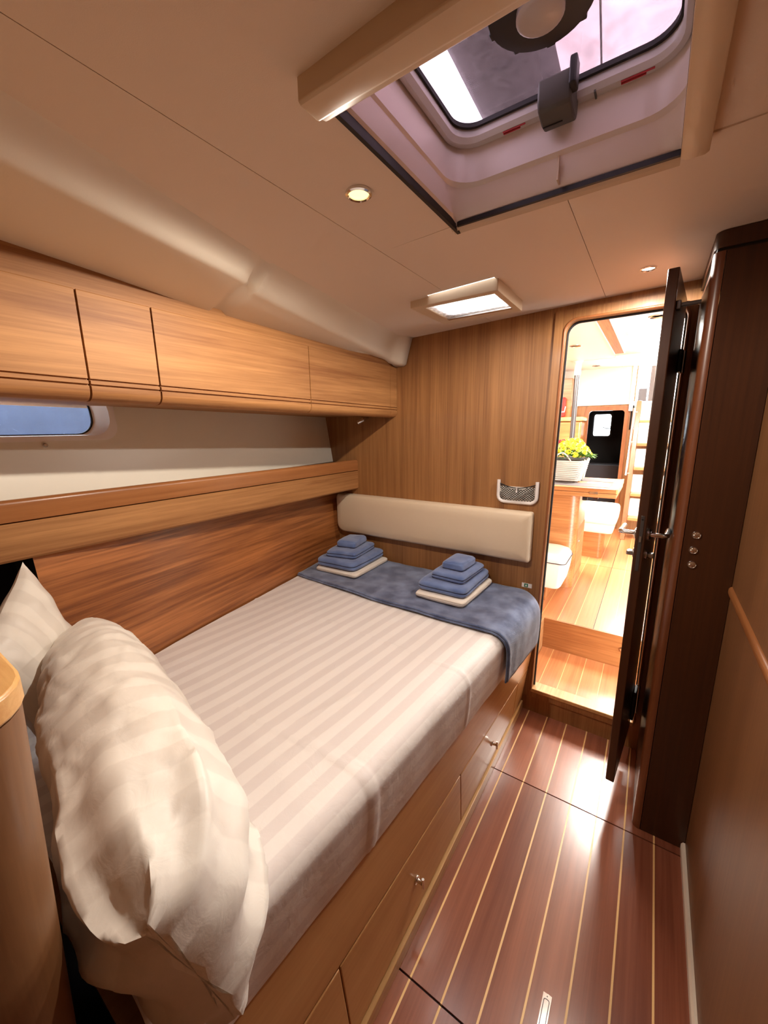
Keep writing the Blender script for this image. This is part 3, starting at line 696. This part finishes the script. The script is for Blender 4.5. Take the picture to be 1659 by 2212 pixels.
# ================================================================ pillows
def pillow(name, c0, c1, up, a0, b0, pw0, pw1, seed, label, pleat=0, wr=1.0):
    c0, c1 = Vector(c0), Vector(c1); u_ = (c1 - c0); Ln = u_.length; u_.normalize()
    w_ = Vector(up); w_ = (w_ - u_ * w_.dot(u_)).normalized(); v_ = w_.cross(u_)
    nt_, na = 120, 96
    def fn(th, t0_):
        a = 2 * PI * th; ca, sa = math.cos(a), math.sin(a); e = .72
        t = min(1, t0_ / .9); ins = max(0, (t0_ - .9) / .1)          # the last tenth folds back into the open end of the case
        x = 2 * t - 1
        if x < 0 or not pleat: k = max(0.0, 1 - abs(x) ** (pw0 if x < 0 else pw1)) ** .5; kw = k ** .55
        else:
            k = max(0.0, 1 - abs(x) ** 6.5) ** .5; k = max(k, .05); kw = 1 - .16 * max(0, (t - .7) / .3) ** 3
        va = math.copysign(abs(ca) ** e, ca) * a0 * k; wa = math.copysign(abs(sa) ** e, sa) * b0 * kw
        sh = 1 - .97 * ins
        p = c0 + u_ * (t * Ln) + v_ * va * sh + w_ * wa * sh - (v_ * .025 + w_ * .035) * max(0, (t - .75) / .25) ** 2
        q = p * 7
        d = .012 * nz(q.x + seed, q.y, q.z) + .006 * nz(q.x * 2.6, q.y * 2.6 + seed, q.z * 2.6)
        d += .014 * wr * max(0, 1 - abs(nz(p.x * 15 + seed, p.y * 9, p.z * 9)) * 4) ** 2 - .010 * wr * max(0, 1 - abs(nz(p.x * 8 + seed, p.y * 22, p.z * 12 + 4)) * 4) ** 2
        if pleat and t > .60:
            s_ = (t - .60) / .40
            f_ = 1 - 2 * abs(((a / (2 * PI) * 9 + .35 * nz(a * 1.2, t * 4, seed) + .5 * t) % 1) - .5)
            d += pleat * s_ * (f_ ** 2 - .4) * 2.2
        off = (v_ * ca + w_ * sa) * d * (.25 + .75 * k) * sh
        if p.z + off.z < MZ + .004: off.z = MZ + .004 - p.z + .3 * off.z if p.z < MZ + .004 else off.z
        return p + off
    g = G(); g.grid(fn, na, nt_, uvfn=lambda th, t: (t * Ln, th), closed_u=True)
    n0 = len(g.v)
    o = g.build(name, 'pillow_stripe', smooth=75, label=label, cat='pillow', group='pillows at the head of the bed')
    return o
pillow('pillow', (-1.340, .390, .818), (-.40, .174, .822), (-.06, -.32, 1), .116, .160, 2.6, 9.0, 3.7, 'plump white striped pillow standing nearest on the mattress', pleat=.014, wr=.28)
def corner_pillow(name, A, e1, e2, l1, l2, th, seed, label):
    A, e1, e2 = Vector(A), Vector(e1).normalized(), Vector(e2).normalized(); n_ = e2.cross(e1).normalized()
    if n_.y < 0: n_ = -n_
    N_ = 48
    def pt(s, t, sg):
        x, y = 2 * s - 1, 2 * t - 1
        cs_ = .05 * (1 - x * x); ct = .05 * (1 - y * y)          # edges drawn in a little between the corners
        ss, tt = s + (0.5 - s) * 2 * ct * .9, t + (.5 - t) * 2 * cs_ * .9
        h = th * (max(0, 1 - abs(x) ** 2.6) * max(0, 1 - abs(y) ** 2.6)) ** .5
        p = A + e1 * (ss * l1) + e2 * (tt * l2)
        w = .006 * nz(p.x * 12 + seed, p.y * 12, p.z * 12) + .008 * nz(p.x * 26, p.y * 26 + seed, p.z * 20) * min(1, h / th * 1.5)
        return p + n_ * (h * sg + w - th * .5)
    g = G()
    g.grid(lambda u, v: pt(u, v, 1), N_, N_, uvfn=lambda u, v: (v * l2, u)); uv = g.uv
    g.grid(lambda u, v: pt(1 - u, v, -1), N_, N_, uvfn=lambda u, v: (v * l2, 1 - u)); g.uv = uv + g.uv
    return g.build(name, 'pillow_stripe', smooth=75, label=label, cat='pillow', group='pillows at the head of the bed')
corner_pillow('pillow', (-1.425, .312, 1.105), (.242, .26, -.934), (.736, -.52, -.43), .31, .31, .055, 9.1, 'white pillow with a pointed corner propped behind against the hull')

# ================================================================ partition end at the head of the bed
pt = thing('partition', (-.8, -.1, 0), label='rounded wooden cabinet corner with a pale beech top in the left foreground', cat='cabinet')
def pout(r, ex, ey): return [(-1.30, -.55), (-1.30, ey)] + [(ex - r + r * math.cos(math.radians(a)), ey - r + r * math.sin(math.radians(a))) for a in (90, 75, 60, 45, 30, 15, 0)] + [(ex, -.55)]
G().loft([[(x, y, .001) for x, y in pout(.058, -.470, .034)], [(x, y, 1.190) for x, y in pout(.058, -.450, .0805)]]).build('body', 'oak_wall', pt, smooth=50)
G().prism(pout(.061, -.447, .083), lambda a, b, t: (a, b, t), 1.192, 1.218).build('top_board', 'beech', pt, smooth=50, bevel=.003)

# ================================================================ padded bolster on the bulkhead
bo = rrect(-1.628, .812, -.432, 1.056, [.012, .02, .055, .012], 6)
rings = []
for (yy_, ins) in ((YB - .001, .0), (YB - .034, .0), (YB - .046, .006), (YB - .052, .016), (YB - .055, .05)):
    cx, cz = -1.03, .934
    rings.append([(cx + (x - cx) * (1 - ins / .6), yy_, cz + (z - cz) * (1 - ins / .122)) for x, z in bo])
G().loft(rings).build('bolster', 'leather', smooth=60, label='long cream leather padded bolster on the bulkhead above the throw', cat='cushion')

# ================================================================ net pocket
npk = thing('net_pocket', (-.513, 1.88, 1.09), label='white framed black mesh pocket on the bulkhead beside the door', cat='net pocket')
u_pts = [(-.604, 1.200), (-.604, 1.13)] + [(-.604 + .028 - .028 * math.cos(a), 1.124 - .028 * math.sin(a)) for a in (0, .4, .8, 1.2, PI / 2)] + [(-.45, 1.096)] + [(-.452 + .028 * math.sin(a), 1.124 - .028 * math.cos(a)) for a in (0.1, .4, .8, 1.2, PI / 2)] + [(-.424, 1.198)]
G().tube([(x, YB - .010, z) for x, z in u_pts], .0085, 10).build('frame', 'white_plastic', npk, smooth=60)
box('pocket_lining', (-.598, YB - .004, 1.10), (-.430, YB - .001, 1.17), 'sheet_plain', npk)
g = G()
def topz(x): return 1.186 - .020 * math.sin(PI * (x + .604) / .18)
for sgn in (1, -1):
    for k in range(-14, 26):
        x0 = -.604 + k * .013; pts = []
        for q in range(0, 13):
            x = x0 + q * .012 * .9; z = (1.098 + q * .012 * .75) if sgn > 0 else (1.098 + .108 - q * .012 * .75)
            if -.600 < x < -.428 and 1.098 < z < topz(x): pts.append((x, YB - .010 - .012 * math.sin(PI * (x + .604) / .18), z))
        if len(pts) > 1: g.tube(pts, .0013, 4)
g.build('net', 'net_black', npk, kind='stuff')
G().tube([(-.60 + .176 * k / 12, YB - .011 - .012 * math.sin(PI * k / 12), topz(-.60 + .176 * k / 12)) for k in range(13)], .0025, 6).build('elastic_edge', 'net_black', npk)
G().tube([(-.513, YB - .0255, 1.172), (-.513, YB - .0255, 1.165), (-.513, YB - .0255, 1.150), (-.513, YB - .0255, 1.146)], [.006, .003, .003, .005], 8).build('toggle', 'white_plastic', npk, smooth=60)

# ================================================================ small sticker, reading light, floor pull
st = thing('cabin_sticker', (-.442, YB, .68), label='small white sticker with a green bell sign on the bulkhead', cat='sticker')
box('backing', (-.468, YB - .0012, .672), (-.416, YB - .0002, .694), 'white_plastic', st)
box('emblem', (-.456, YB - .0018, .674), (-.438, YB - .0012, .692), 'green_print', st)
G().prism([(-.4515, .678), (-.4425, .678), (-.4438, .682), (-.4438, .686), (-.447, .6885), (-.4502, .686), (-.4502, .682)], lambda a, b, t: (a, t, b), YB - .0022, YB - .0018).build('bell_mark', 'white_plastic', st)

rl = thing('reading_light', (-1.40, YB, 1.50), label='small chrome reading spotlight under the locker on the bulkhead', cat='lamp')
G().tube([(-1.392, YB - .001, 1.512), (-1.395, YB - .03, 1.506), (-1.400, YB - .045, 1.502)], .0055, 8).build('arm', 'chrome', rl, smooth=60)
G().lathe([(0, 0), (.011, 0), (.0125, .004), (.0125, .034), (.014, .035), (.014, .040), (0, .040)], (-1.392, YB - .045, 1.505), (-.8, -.35, -.45), 18).build('lamp_head', 'chrome', rl, smooth=40)

fp = thing('floor_pull', (-.078, .80, 0), label='flush chrome lifting ring plate set into the floor planks', cat='floor handle')
px0, px1, py0, py1 = -.0875, -.0655, .755, .838
g = G(); o4 = rrect(px0, py0, px1, py1, .0012, 2); i4 = rrect(px0 + .0045, py0 + .012, px1 - .0045, py1 - .012, .004, 5)
box('plate', (px0, py0, .0002), (px1, py1, .0020), 'chrome', fp, bevel=.0005)
G().tube([(x, y, .0022) for x, y in i4], .0009, 6, loop=True).build('ring_groove', 'dark_metal', fp)
for y in (py1 - .006, py0 + .006): G().lathe([(0, 0), (.0016, 0), (.0014, .0006), (0, .0006)], ((px0 + px1) / 2, y, .0019), (0, 0, 1), 10).build('screw', 'dark_metal', fp)

# ================================================================ recessed ceiling lamps (each carries its own light)
def downlight(x, y, r, glow, label, power, col, size=.012, spread=180, tilt=0):
    z = zc(x)
    t = thing('ceiling_downlight', (x, y, z), label=label, cat='ceiling lamp', group='recessed ceiling lamps in the cabin')
    G().lathe([(r * .74, -.001), (r * .74, .004), (r * .82, .0065), (r * .98, .0045), (r, .001), (r, -.001)], (x, y, z), (0, 0, -1), 32).build('bezel', 'chrome', t, smooth=40)
    G().lathe([(0, 0), (r * .74, 0), (r * .70, .0025), (0, .005)], (x, y, z), (0, 0, -1), 24).build('lens', glow, t, smooth=60)
    d = bpy.data.lights.new('lamp_light', 'SPOT'); d.energy = power; d.color = col; d.spot_size = math.radians(spread); d.spot_blend = .30; d.shadow_soft_size = size
    lo2 = bpy.data.objects.new('lamp_light', d); C.objects.link(lo2); lo2.parent = t; lo2.location = (0, 0, -.016)
    return t
downlight(-.563, .748, .028, 'lamp_warm', 'glowing yellow recessed ceiling lamp left of the big hatch', 36, (1.0, .89, .76))
downlight(-.073, 1.650, .024, 'lamp_white', 'bright white recessed ceiling lamp above the open door', 19, (1.0, .94, .85))
downlight(-.563, -.35, .028, 'lamp_warm', 'added fill lamp in the ceiling behind the camera', 5, (1.0, .83, .64))  # unseen lamp added behind the camera for a little fill

# ================================================================ SALOON beyond the door
ZF, ZS = .293, 2.06
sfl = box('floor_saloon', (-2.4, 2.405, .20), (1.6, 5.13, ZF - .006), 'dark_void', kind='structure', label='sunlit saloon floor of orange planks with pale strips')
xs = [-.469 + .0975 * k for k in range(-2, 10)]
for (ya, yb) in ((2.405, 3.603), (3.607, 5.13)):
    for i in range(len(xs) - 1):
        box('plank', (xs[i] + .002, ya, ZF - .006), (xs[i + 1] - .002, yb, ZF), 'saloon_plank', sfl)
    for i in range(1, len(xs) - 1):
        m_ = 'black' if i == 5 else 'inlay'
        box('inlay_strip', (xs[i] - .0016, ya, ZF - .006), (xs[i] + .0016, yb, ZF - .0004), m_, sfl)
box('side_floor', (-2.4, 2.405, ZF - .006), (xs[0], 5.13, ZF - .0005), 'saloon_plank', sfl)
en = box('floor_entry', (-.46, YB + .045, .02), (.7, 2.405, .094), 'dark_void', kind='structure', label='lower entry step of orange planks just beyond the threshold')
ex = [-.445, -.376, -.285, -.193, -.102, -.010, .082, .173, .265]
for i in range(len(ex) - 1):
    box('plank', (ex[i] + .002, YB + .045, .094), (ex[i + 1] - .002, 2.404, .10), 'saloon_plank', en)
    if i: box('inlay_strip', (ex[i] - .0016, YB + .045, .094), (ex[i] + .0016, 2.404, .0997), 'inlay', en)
box('step_riser', (-.445, 2.393, .10), (.7, 2.405, ZF - .007), 'oak_x', en)
box('step_nosing', (-.445, 2.393, ZF - .007), (.7, 2.404, ZF - .0005), 'oak_x', en)
G().lathe([(0, 0), (.014, 0), (.014, .004), (.010, .006), (0, .006)], (-.022, 2.3925, .215), (0, -1, 0), 16).build('riser_latch', 'chrome', en, smooth=40)
box('side_riser', (-.458, YB + .045, .02), (-.4455, 2.405, ZF), 'oak_h', en)
box('side_landing', (-2.4, YB + .03, .02), (-.459, 2.405, ZF), 'saloon_plank', en)
# shell
g = G()
g.box((-2.44, YB + .03, 0), (-2.4, 6.3, 2.2)); g.build('wall_saloon_left', 'liner_white', kind='structure', label='cream saloon side wall')
G().box((1.6, YB + .03, 0), (1.64, 6.3, 2.2)).build('wall_saloon_right', 'liner_white', kind='structure', label='cream saloon wall to starboard')
g = G()
for a, b in (((-2.4, YB + .03), (-1.35, 5.2)), ((-.85, YB + .03), (-.222, 5.2)), ((.242, YB + .03), (1.64, 5.2)), ((-1.35, YB + .03), (-.85, 3.3)), ((-1.35, 3.9), (-.85, 5.2)), ((-.222, YB + .03), (.242, 3.28)), ((-.222, 4.03), (.242, 5.2))):
    g.box((a[0], a[1], ZS), (b[0], b[1], ZS + .03))
cs = g.build('ceiling_saloon', 'liner_white', kind='structure', label='bright cream saloon ceiling')
box('hatch_cover', (-1.4, 3.25, ZS + .03), (-.8, 3.95, ZS + .05), 'deck', cs)
box('wood_strip', (-.352, 2.76, ZS - .006), (-.290, 4.10, ZS - .0005), 'oak_h', cs)
box('strip_edge', (-.360, 2.76, ZS - .009), (-.354, 4.10, ZS - .0005), 'white_plastic', cs)
box('strip_edge', (-.288, 2.76, ZS - .009), (-.282, 4.10, ZS - .0005), 'white_plastic', cs)
box('cross_beam', (-.36, 4.20, ZS - .030), (-.17, 4.26, ZS - .0005), 'liner_white', cs, bevel=.004)
box('panel_seam', (-.75, 4.345, ZS - .0015), (-.36, 4.349, ZS - .0003), 'surround', cs)
box('panel_seam', (-.362, 4.26, ZS - .0015), (-.358, 5.1, ZS - .0003), 'surround', cs)
for k, (x, y) in enumerate(((-.58, 3.52), (-.572, 4.79), (-.058, 2.89))):
    lab = ('unlit recessed lamp in the saloon ceiling above the table', 'unlit recessed lamp in the saloon ceiling near the far bulkhead', 'recessed lamp in the saloon ceiling near the open door')[k]
    G().lathe([(0, 0), (.030, 0), (.036, .003), (.040, .006), (.044, .003), (.044, 0)], (x, y, ZS - .0005), (0, 0, -1), 24).build('saloon_downlight', 'steel', smooth=40, label=lab, cat='ceiling lamp', group='recessed saloon lamps')

# far bulkhead with a doorway into a dark cabin and the companionway opening
YF = 5.10
g = G()
g.box((-2.4, YF, 0), (-.64, YF + .03, 1.68)); g.box((-.64, YF, 1.615), (-.24, YF + .03, 1.68)); g.box((-.29, YF, 0), (-.24, YF + .03, 1.62)); g.box((-.24, YF, 0), (.70, YF + .03, 1.40)); g.box((.70, YF, 0), (1.64, YF + .03, 2.2))
g.build('wall_saloon_far', 'oak_v', kind='structure', label='oak far saloon bulkhead')
g = G(); g.box((-2.4, YF - .02, 1.68), (-.225, YF + .03, 2.2)); g.box((-2.4, YF - .026, 1.672), (-.225, YF - .0, 1.682)); g.build('wall_saloon_far_upper', 'liner_white', kind='structure', label='cream panel above the far cabin door')
f_o = rrect(-.680, .30, -.255, 1.655, [.05, .05, .005, .005]); f_i = rrect(-.640, .30, -.292, 1.612, [.035, .035, .005, .005])
fd = thing('door_2', (-.46, YF, .3), kind='structure', label='pale oak framed doorway into a dark cabin')
G().loft([[(x, YF - .014, z) for x, z in f_i], [(x, YF - .014, z) for x, z in f_o], [(x, YF + .03, z) for x, z in f_o], [(x, YF + .03, z) for x, z in f_i]], loop=True).build('door_frame', 'oak_trim_z', fd, smooth=30)
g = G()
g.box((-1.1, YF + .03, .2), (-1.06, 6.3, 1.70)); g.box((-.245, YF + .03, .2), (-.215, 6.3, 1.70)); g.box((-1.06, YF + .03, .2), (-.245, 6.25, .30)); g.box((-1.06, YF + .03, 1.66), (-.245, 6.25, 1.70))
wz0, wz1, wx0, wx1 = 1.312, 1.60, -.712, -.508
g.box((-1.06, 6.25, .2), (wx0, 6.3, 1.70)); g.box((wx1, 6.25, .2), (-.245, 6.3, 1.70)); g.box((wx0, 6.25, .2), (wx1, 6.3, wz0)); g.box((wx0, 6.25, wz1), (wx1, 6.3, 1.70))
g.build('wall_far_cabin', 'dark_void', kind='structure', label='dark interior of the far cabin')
box('far_bunk', (-1.05, 5.75, .301), (-.25, 6.24, .95), 'slate', label='dim bunk in the far dark cabin', cat='bunk')
w4 = thing('window_4', (-.61, 6.25, 1.31), kind='structure', label='bright window in the far dark cabin')
wo, wi = rrect(wx0 - .02, wz0 - .02, wx1 + .02, wz1 + .02, .035), rrect(wx0, wz0, wx1, wz1, .03)
G().loft([[(x, 6.236, z) for x, z in wi], [(x, 6.236, z) for x, z in wo], [(x, 6.25, z) for x, z in wo], [(x, 6.25, z) for x, z in wi]], loop=True).build('frame', 'black', w4)
G().add([(x, 6.29, z) for x, z in wi], [tuple(range(len(wi)))]).build('pane', 'clear_acrylic', w4)
G().tube([(-.60, 6.235, 1.43), (-.56, 6.23, 1.412), (-.50, 6.225, 1.41)], .006, 6).build('latch_arm', 'black', w4)

# companionway: hatchway frame, washboard edge, ladder
cw = thing('companionway', (.2, YF, 1.4), kind='structure', label='bright open companionway hatch above the ladder')
box('side_post', (-.26, YF - .05, 1.60), (-.225, YF + .03, ZS), 'liner_white', cw, bevel=.004)
box('edge_strip', (-.222, YF - .03, 1.70), (-.210, YF + .03, ZS), 'oak_trim_z', cw)
box('sill', (-.225, YF - .03, 1.66), (.70, YF + .05, 1.695), 'liner_white', cw)
box('dark_post', (-.10, YF + .10, 1.695), (-.055, YF + .14, 2.10), 'slate', cw)
box('cockpit_panel', (-.20, YF + .32, 1.695), (-.12, YF + .34, 1.85), 'slate', cw)
box('cockpit_sole', (-.21, YF + .06, 1.60), (1.2, 7.5, 1.65), 'deck', cw)
ld = thing('companion_ladder', (.1, 4.9, ZF), label='pale wooden companionway ladder with broad treads', cat='ladder')
def ladder_y(z): return lerp(4.62, 5.02, (z - ZF) / 1.4)
for x in (-.165, .42):
    g = G(); g.hexa([(x - .022, 4.60, ZF + .001), (x + .022, 4.60, ZF + .001), (x + .022, 4.70, ZF + .001), (x - .022, 4.70, ZF + .001), (x - .022, 5.0, 1.70), (x + .022, 5.0, 1.70), (x + .022, 5.085, 1.70), (x - .022, 5.085, 1.70)])
    g.build('stringer', 'oak_trim_z', ld, bevel=.003)
for z in (.52, .76, 1.02, 1.26, 1.49):
    y = ladder_y(z)
    box('tread', (-.142, y - .08, z - .02), (.397, y + .09, z + .008), 'oak_x', ld, bevel=.003)
    box('tread_riser', (-.142, y + .06, z + .008), (.397, y + .07, z + .19), 'liner_white', ld)
G().tube([(-.20, 4.66, .95), (-.20, 4.73, 1.15), (-.20, 4.85, 1.50), (-.20, 4.90, 1.62)], .013, 10).build('grab_rail', 'steel', ld, smooth=60)
for z, y in ((.97, 4.67), (1.28, 4.775), (1.58, 4.88)):
    G().tube([(-.20, y, z), (-.172, y + .02, z)], .007, 8).build('rail_bracket', 'chrome', ld, smooth=60)

# compression post
mp_ = thing('support_post', (-.68, 4.35, ZF), label='tall slim metal support post behind the saloon table', cat='post')
G().tube([(-.68, 4.35, ZF + .001), (-.68, 4.35, 1.93)], .024, 16).build('shaft', 'dark_metal', mp_, smooth=60)
G().lathe([(.03, 0), (.030, .11), (.045, .128), (0, .1285)], (-.68, 4.35, 1.931), (0, 0, 1), 18).build('collar', 'white_plastic', mp_, smooth=60)

# galley locker, red bag on it, wood side cabinet
gl = thing('galley_locker', (-1.0, 4.9, ZF), label='pale oak locker with a rounded light top left of the far doorway', cat='cabinet')
box('body', (-1.6, 4.70, ZF + .001), (-.655, YF - .022, 1.50), 'oak_x', gl, bevel=.02)
box('top_board', (-1.62, 4.68, 1.501), (-.645, YF - .022, 1.545), 'oak_pale', gl, bevel=.01)
box('side_cabinet', (-1.6, 4.86, 1.547), (-.80, YF - .028, 1.96), 'oak_x', bevel=.004, label='oak upper cabinet above the galley locker', cat='cabinet')
rb = thing('red_bag', (-.9, 4.8, 1.546), label='red canvas bag hanging in front of the galley cabinet', cat='bag')
box('body', (-.945, 4.80, 1.5465), (-.845, 4.856, 1.76), 'red_cloth', rb, bevel=.015)
G().tube([(-.945, 4.795, 1.60), (-.85, 4.793, 1.605), (-.842, 4.80, 1.66)], .006, 6).build('strap', 'white_plastic', rb)

# dining table
tb = thing('dining_table', (-.5, 3.2, ZF), label='pale oak saloon table with dark inset panels and folding leaves', cat='table')
TZ = 1.05
box('lower_leaf', (-1.0, 2.862, TZ - .060), (-.158, 3.46, TZ - .031), 'oak_x', tb, bevel=.004)
box('upper_leaf', (-1.0, 2.860, TZ - .029), (-.156, 3.46, TZ), 'oak_x', tb, bevel=.004)
box('inset_panel', (-.99, 2.922, TZ), (-.210, 3.105, TZ + .0015), 'slate', tb)
box('inset_panel', (-.99, 3.215, TZ), (-.208, 3.42, TZ + .0015), 'slate', tb)
box('edge_lipping', (-.164, 2.858, TZ - .029), (-.1545, 3.461, TZ + .0018), 'beech', tb)
box('hinge', (-.315, 2.8575, TZ - .038), (-.265, 2.8615, TZ - .022), 'chrome', tb)
ped = rrect(-.72, 2.95, -.385, 3.40, .06)
G().prism(ped, lambda a, b, t: (a, b, t), ZF + .001, TZ - .0605).build('pedestal', 'oak_x', tb, smooth=40)
box('pedestal_door', (-.3853, 3.02, ZF + .06), (-.3825, 3.36, .73), 'oak_h', tb)
G().lathe([(0, 0), (.010, 0), (.010, .008), (.006, .012), (0, .012)], (-.3825, 3.06, .63), (1, 0, 0), 14).build('door_knob', 'chrome', tb, smooth=40)
G().lathe([(0, 0), (.016, 0), (.016, .03), (0, .03)], (-.36, 2.93, TZ - .080), (1, 0, 0), 12).build('leaf_latch', 'black', tb, smooth=40)
box('leaf_support', (-.30, 2.95, TZ - .085), (-.27, 3.3, TZ - .0605), 'oak_shaded', tb)

# padded seats
def cushion(outline, levels):
    g = G(); cx = sum(p[0] for p in outline) / len(outline); cy = sum(p[1] for p in outline) / len(outline); rings = []
    for z, sc_ in levels: rings.append([(cx + (x - cx) * sc_, cy + (y - cy) * sc_, z) for x, y in outline])
    return g.loft(rings)
bs = thing('bench_seat', (-.7, 2.76, ZF), label='cream upholstered bench end nearest the cabin doorway', cat='bench')
bo_ = rrect(-1.3, 2.60, -.385, 2.925, [.06, .02, .02, .035], 6)
cushion(bo_, [(.405, .93), (.42, .955), (.50, .985), (.575, 1.0), (.60, .99), (.618, .96), (.628, .88), (.632, .5)]).build('cushion', 'leather_white', bs, smooth=60)
G().tube([(x, y, .582) for x, y in rrect(-1.302, 2.598, -.383, 2.927, [.06, .02, .02, .035], 6)], .003, 6, loop=True).build('piping', 'slate', bs)
box('base', (-1.2, 2.66, ZF + .001), (-.50, 2.90, .404), 'oak_x', bs)
sl = thing('stool', (-.36, 3.95, ZF), label='cream padded stool on an oak pedestal behind the table', cat='stool')
so = rrect(-.50, 3.74, -.185, 4.14, [.07, .05, .05, .05], 6)
cushion(so, [(.532, .80), (.545, .84), (.60, .90), (.618, .925)]).build('seat_base', 'leather_white', sl, smooth=60)
cushion(so, [(.619, .925), (.635, .97), (.70, 1.0), (.735, .985), (.752, .93), (.758, .6)]).build('seat_cushion', 'leather_white', sl, smooth=60)
G().prism(rrect(-.455, 3.82, -.282, 4.06, .035), lambda a, b, t: (a, b, t), ZF + .001, .5315).build('pedestal', 'oak_x', sl, smooth=40)

# basket of flowers on the table
bk2 = thing('wicker_basket', (-.52, 3.25, TZ), label='white wicker basket standing on the saloon table', cat='basket')
def bring(t): return rrect(lerp(-.640, -.655, t), lerp(3.115, 3.095, t), lerp(-.425, -.395, t), lerp(3.40, 3.42, t), .03, 4)
g = G(); g.loft([[(x, y, TZ + .003) for x, y in bring(0)], [(x, y, TZ + .155) for x, y in bring(1)]]); g.build('lining', 'wicker_dark', bk2)
for k in range(11):
    t = (k + .5) / 11
    G().tube([(x, y, TZ + .006 + .15 * t + .0015 * math.sin(i * 2.1 + k)) for i, (x, y) in enumerate(bring(t + .04))], .0068, 6, loop=True).build('wicker_strand', 'wicker', bk2, smooth=60)
for (x, y) in ((-.41, 3.16), (-.405, 3.26), (-.41, 3.36)):
    G().tube([(x - .008, y, TZ + .004), (x + .012, y, TZ + .163)], .005, 6).build('wicker_stake', 'wicker', bk2, smooth=60)
G().tube([(-.60 + .12 * (k / 10), 3.09, TZ + .155 + .055 * math.sin(PI * k / 10)) for k in range(11)], .0055, 6).build('loop_handle', 'wicker', bk2, smooth=60)
def flower(g, c, r, up, n=11):
    c = Vector(c); up = Vector(up).normalized(); x = up.orthogonal().normalized(); y = up.cross(x)
    for ly, (rr, hh) in enumerate(((1, .15), (.72, .4), (.45, .6))):
        for k in range(n):
            a = 2 * PI * (k + ly * .5) / n; d = x * math.cos(a) + y * math.sin(a); s_ = x * -math.sin(a) + y * math.cos(a)
            w = r * rr * .28
            b0 = c + up * (r * hh * .4); tip = c + d * (r * rr) + up * (r * hh * .75); mid = c + d * (r * rr * .65) + up * (r * hh * .8)
            g.add([b0, mid + s_ * w, tip, mid - s_ * w], [(0, 1, 2, 3)])
    return g
def leaf(g, c, d, ln, w):
    c = Vector(c); d = Vector(d).normalized(); s_ = d.cross(Vector((0, 0, 1)))
    s_ = s_.normalized() if s_.length > .01 else Vector((1, 0, 0)); n_ = s_.cross(d)
    g.add([c, c + d * ln * .4 + s_ * w + n_ * w * .4, c + d * ln, c + d * ln * .4 - s_ * w + n_ * w * .4, c + d * ln * .45], [(0, 1, 4), (1, 2, 4), (2, 3, 4), (3, 0, 4)])
pl = thing('chrysanthemum', (-.52, 3.25, TZ + .157), label='yellow flowering chrysanthemum filling the white basket', cat='flowers')
g = G(); g.prism(bring(1), lambda a, b, t: (-.525 + (a + .525) * .92, 3.2575 + (b - 3.2575) * .92, t), TZ + .1555, TZ + .160); g.build('soil', 'soil', pl)
rnd = random.Random(4)
g = G()
for k in range(260):
    a = rnd.uniform(0, 2 * PI); q = math.sqrt(rnd.random()); x = -.520 + .135 * q * math.cos(a); y = 3.255 + .165 * q * math.sin(a)
    z = TZ + .165 + .085 * (1 - q * q) * rnd.random() + .01
    leaf(g, (x, y, z), (math.cos(a) * (.4 + q), math.sin(a) * (.4 + q), rnd.uniform(-.1, .7)), rnd.uniform(.03, .055), rnd.uniform(.008, .014))
for k in range(14): leaf(g, (-.40 + rnd.uniform(-.01, .02), 3.2 + rnd.uniform(0, .2), TZ + .185), (1, rnd.uniform(-.5, .5), rnd.uniform(-.9, .2)), .05, .010)
g.build('foliage', 'leaf', pl, kind='stuff')
for k in range(46):
    a = k * 2.39996; q = math.sqrt((k + .5) / 46); x = -.505 + .135 * q * math.cos(a); y = 3.255 + .15 * q * math.sin(a)
    z = TZ + .195 + .105 * (1 - q ** 2) + rnd.uniform(-.008, .012)
    if x < -.575 and z > TZ + .24: continue
    flower(G(), (x, y, z), rnd.uniform(.022, .030), (math.cos(a) * q * 1.2 + .1, math.sin(a) * q * 1.2 - .35, 1)).build('flower_head', 'petal_yellow', pl)
pr = thing('red_flower', (-.60, 3.22, TZ + .157), label='red flowers rising at the back left of the basket', cat='flowers')
for (x, y, z) in ((-.585, 3.22, .285), (-.560, 3.23, .288), (-.610, 3.22, .27), (-.575, 3.26, .283)):
    flower(G(), (x, y, TZ + z), .026, (0, -.5, 1)).build('flower_head', 'petal_red', pr)
G().tube([(-.59, 3.24, TZ + .1605), (-.585, 3.23, TZ + .285)], .003, 5).build('stem', 'leaf', pr)
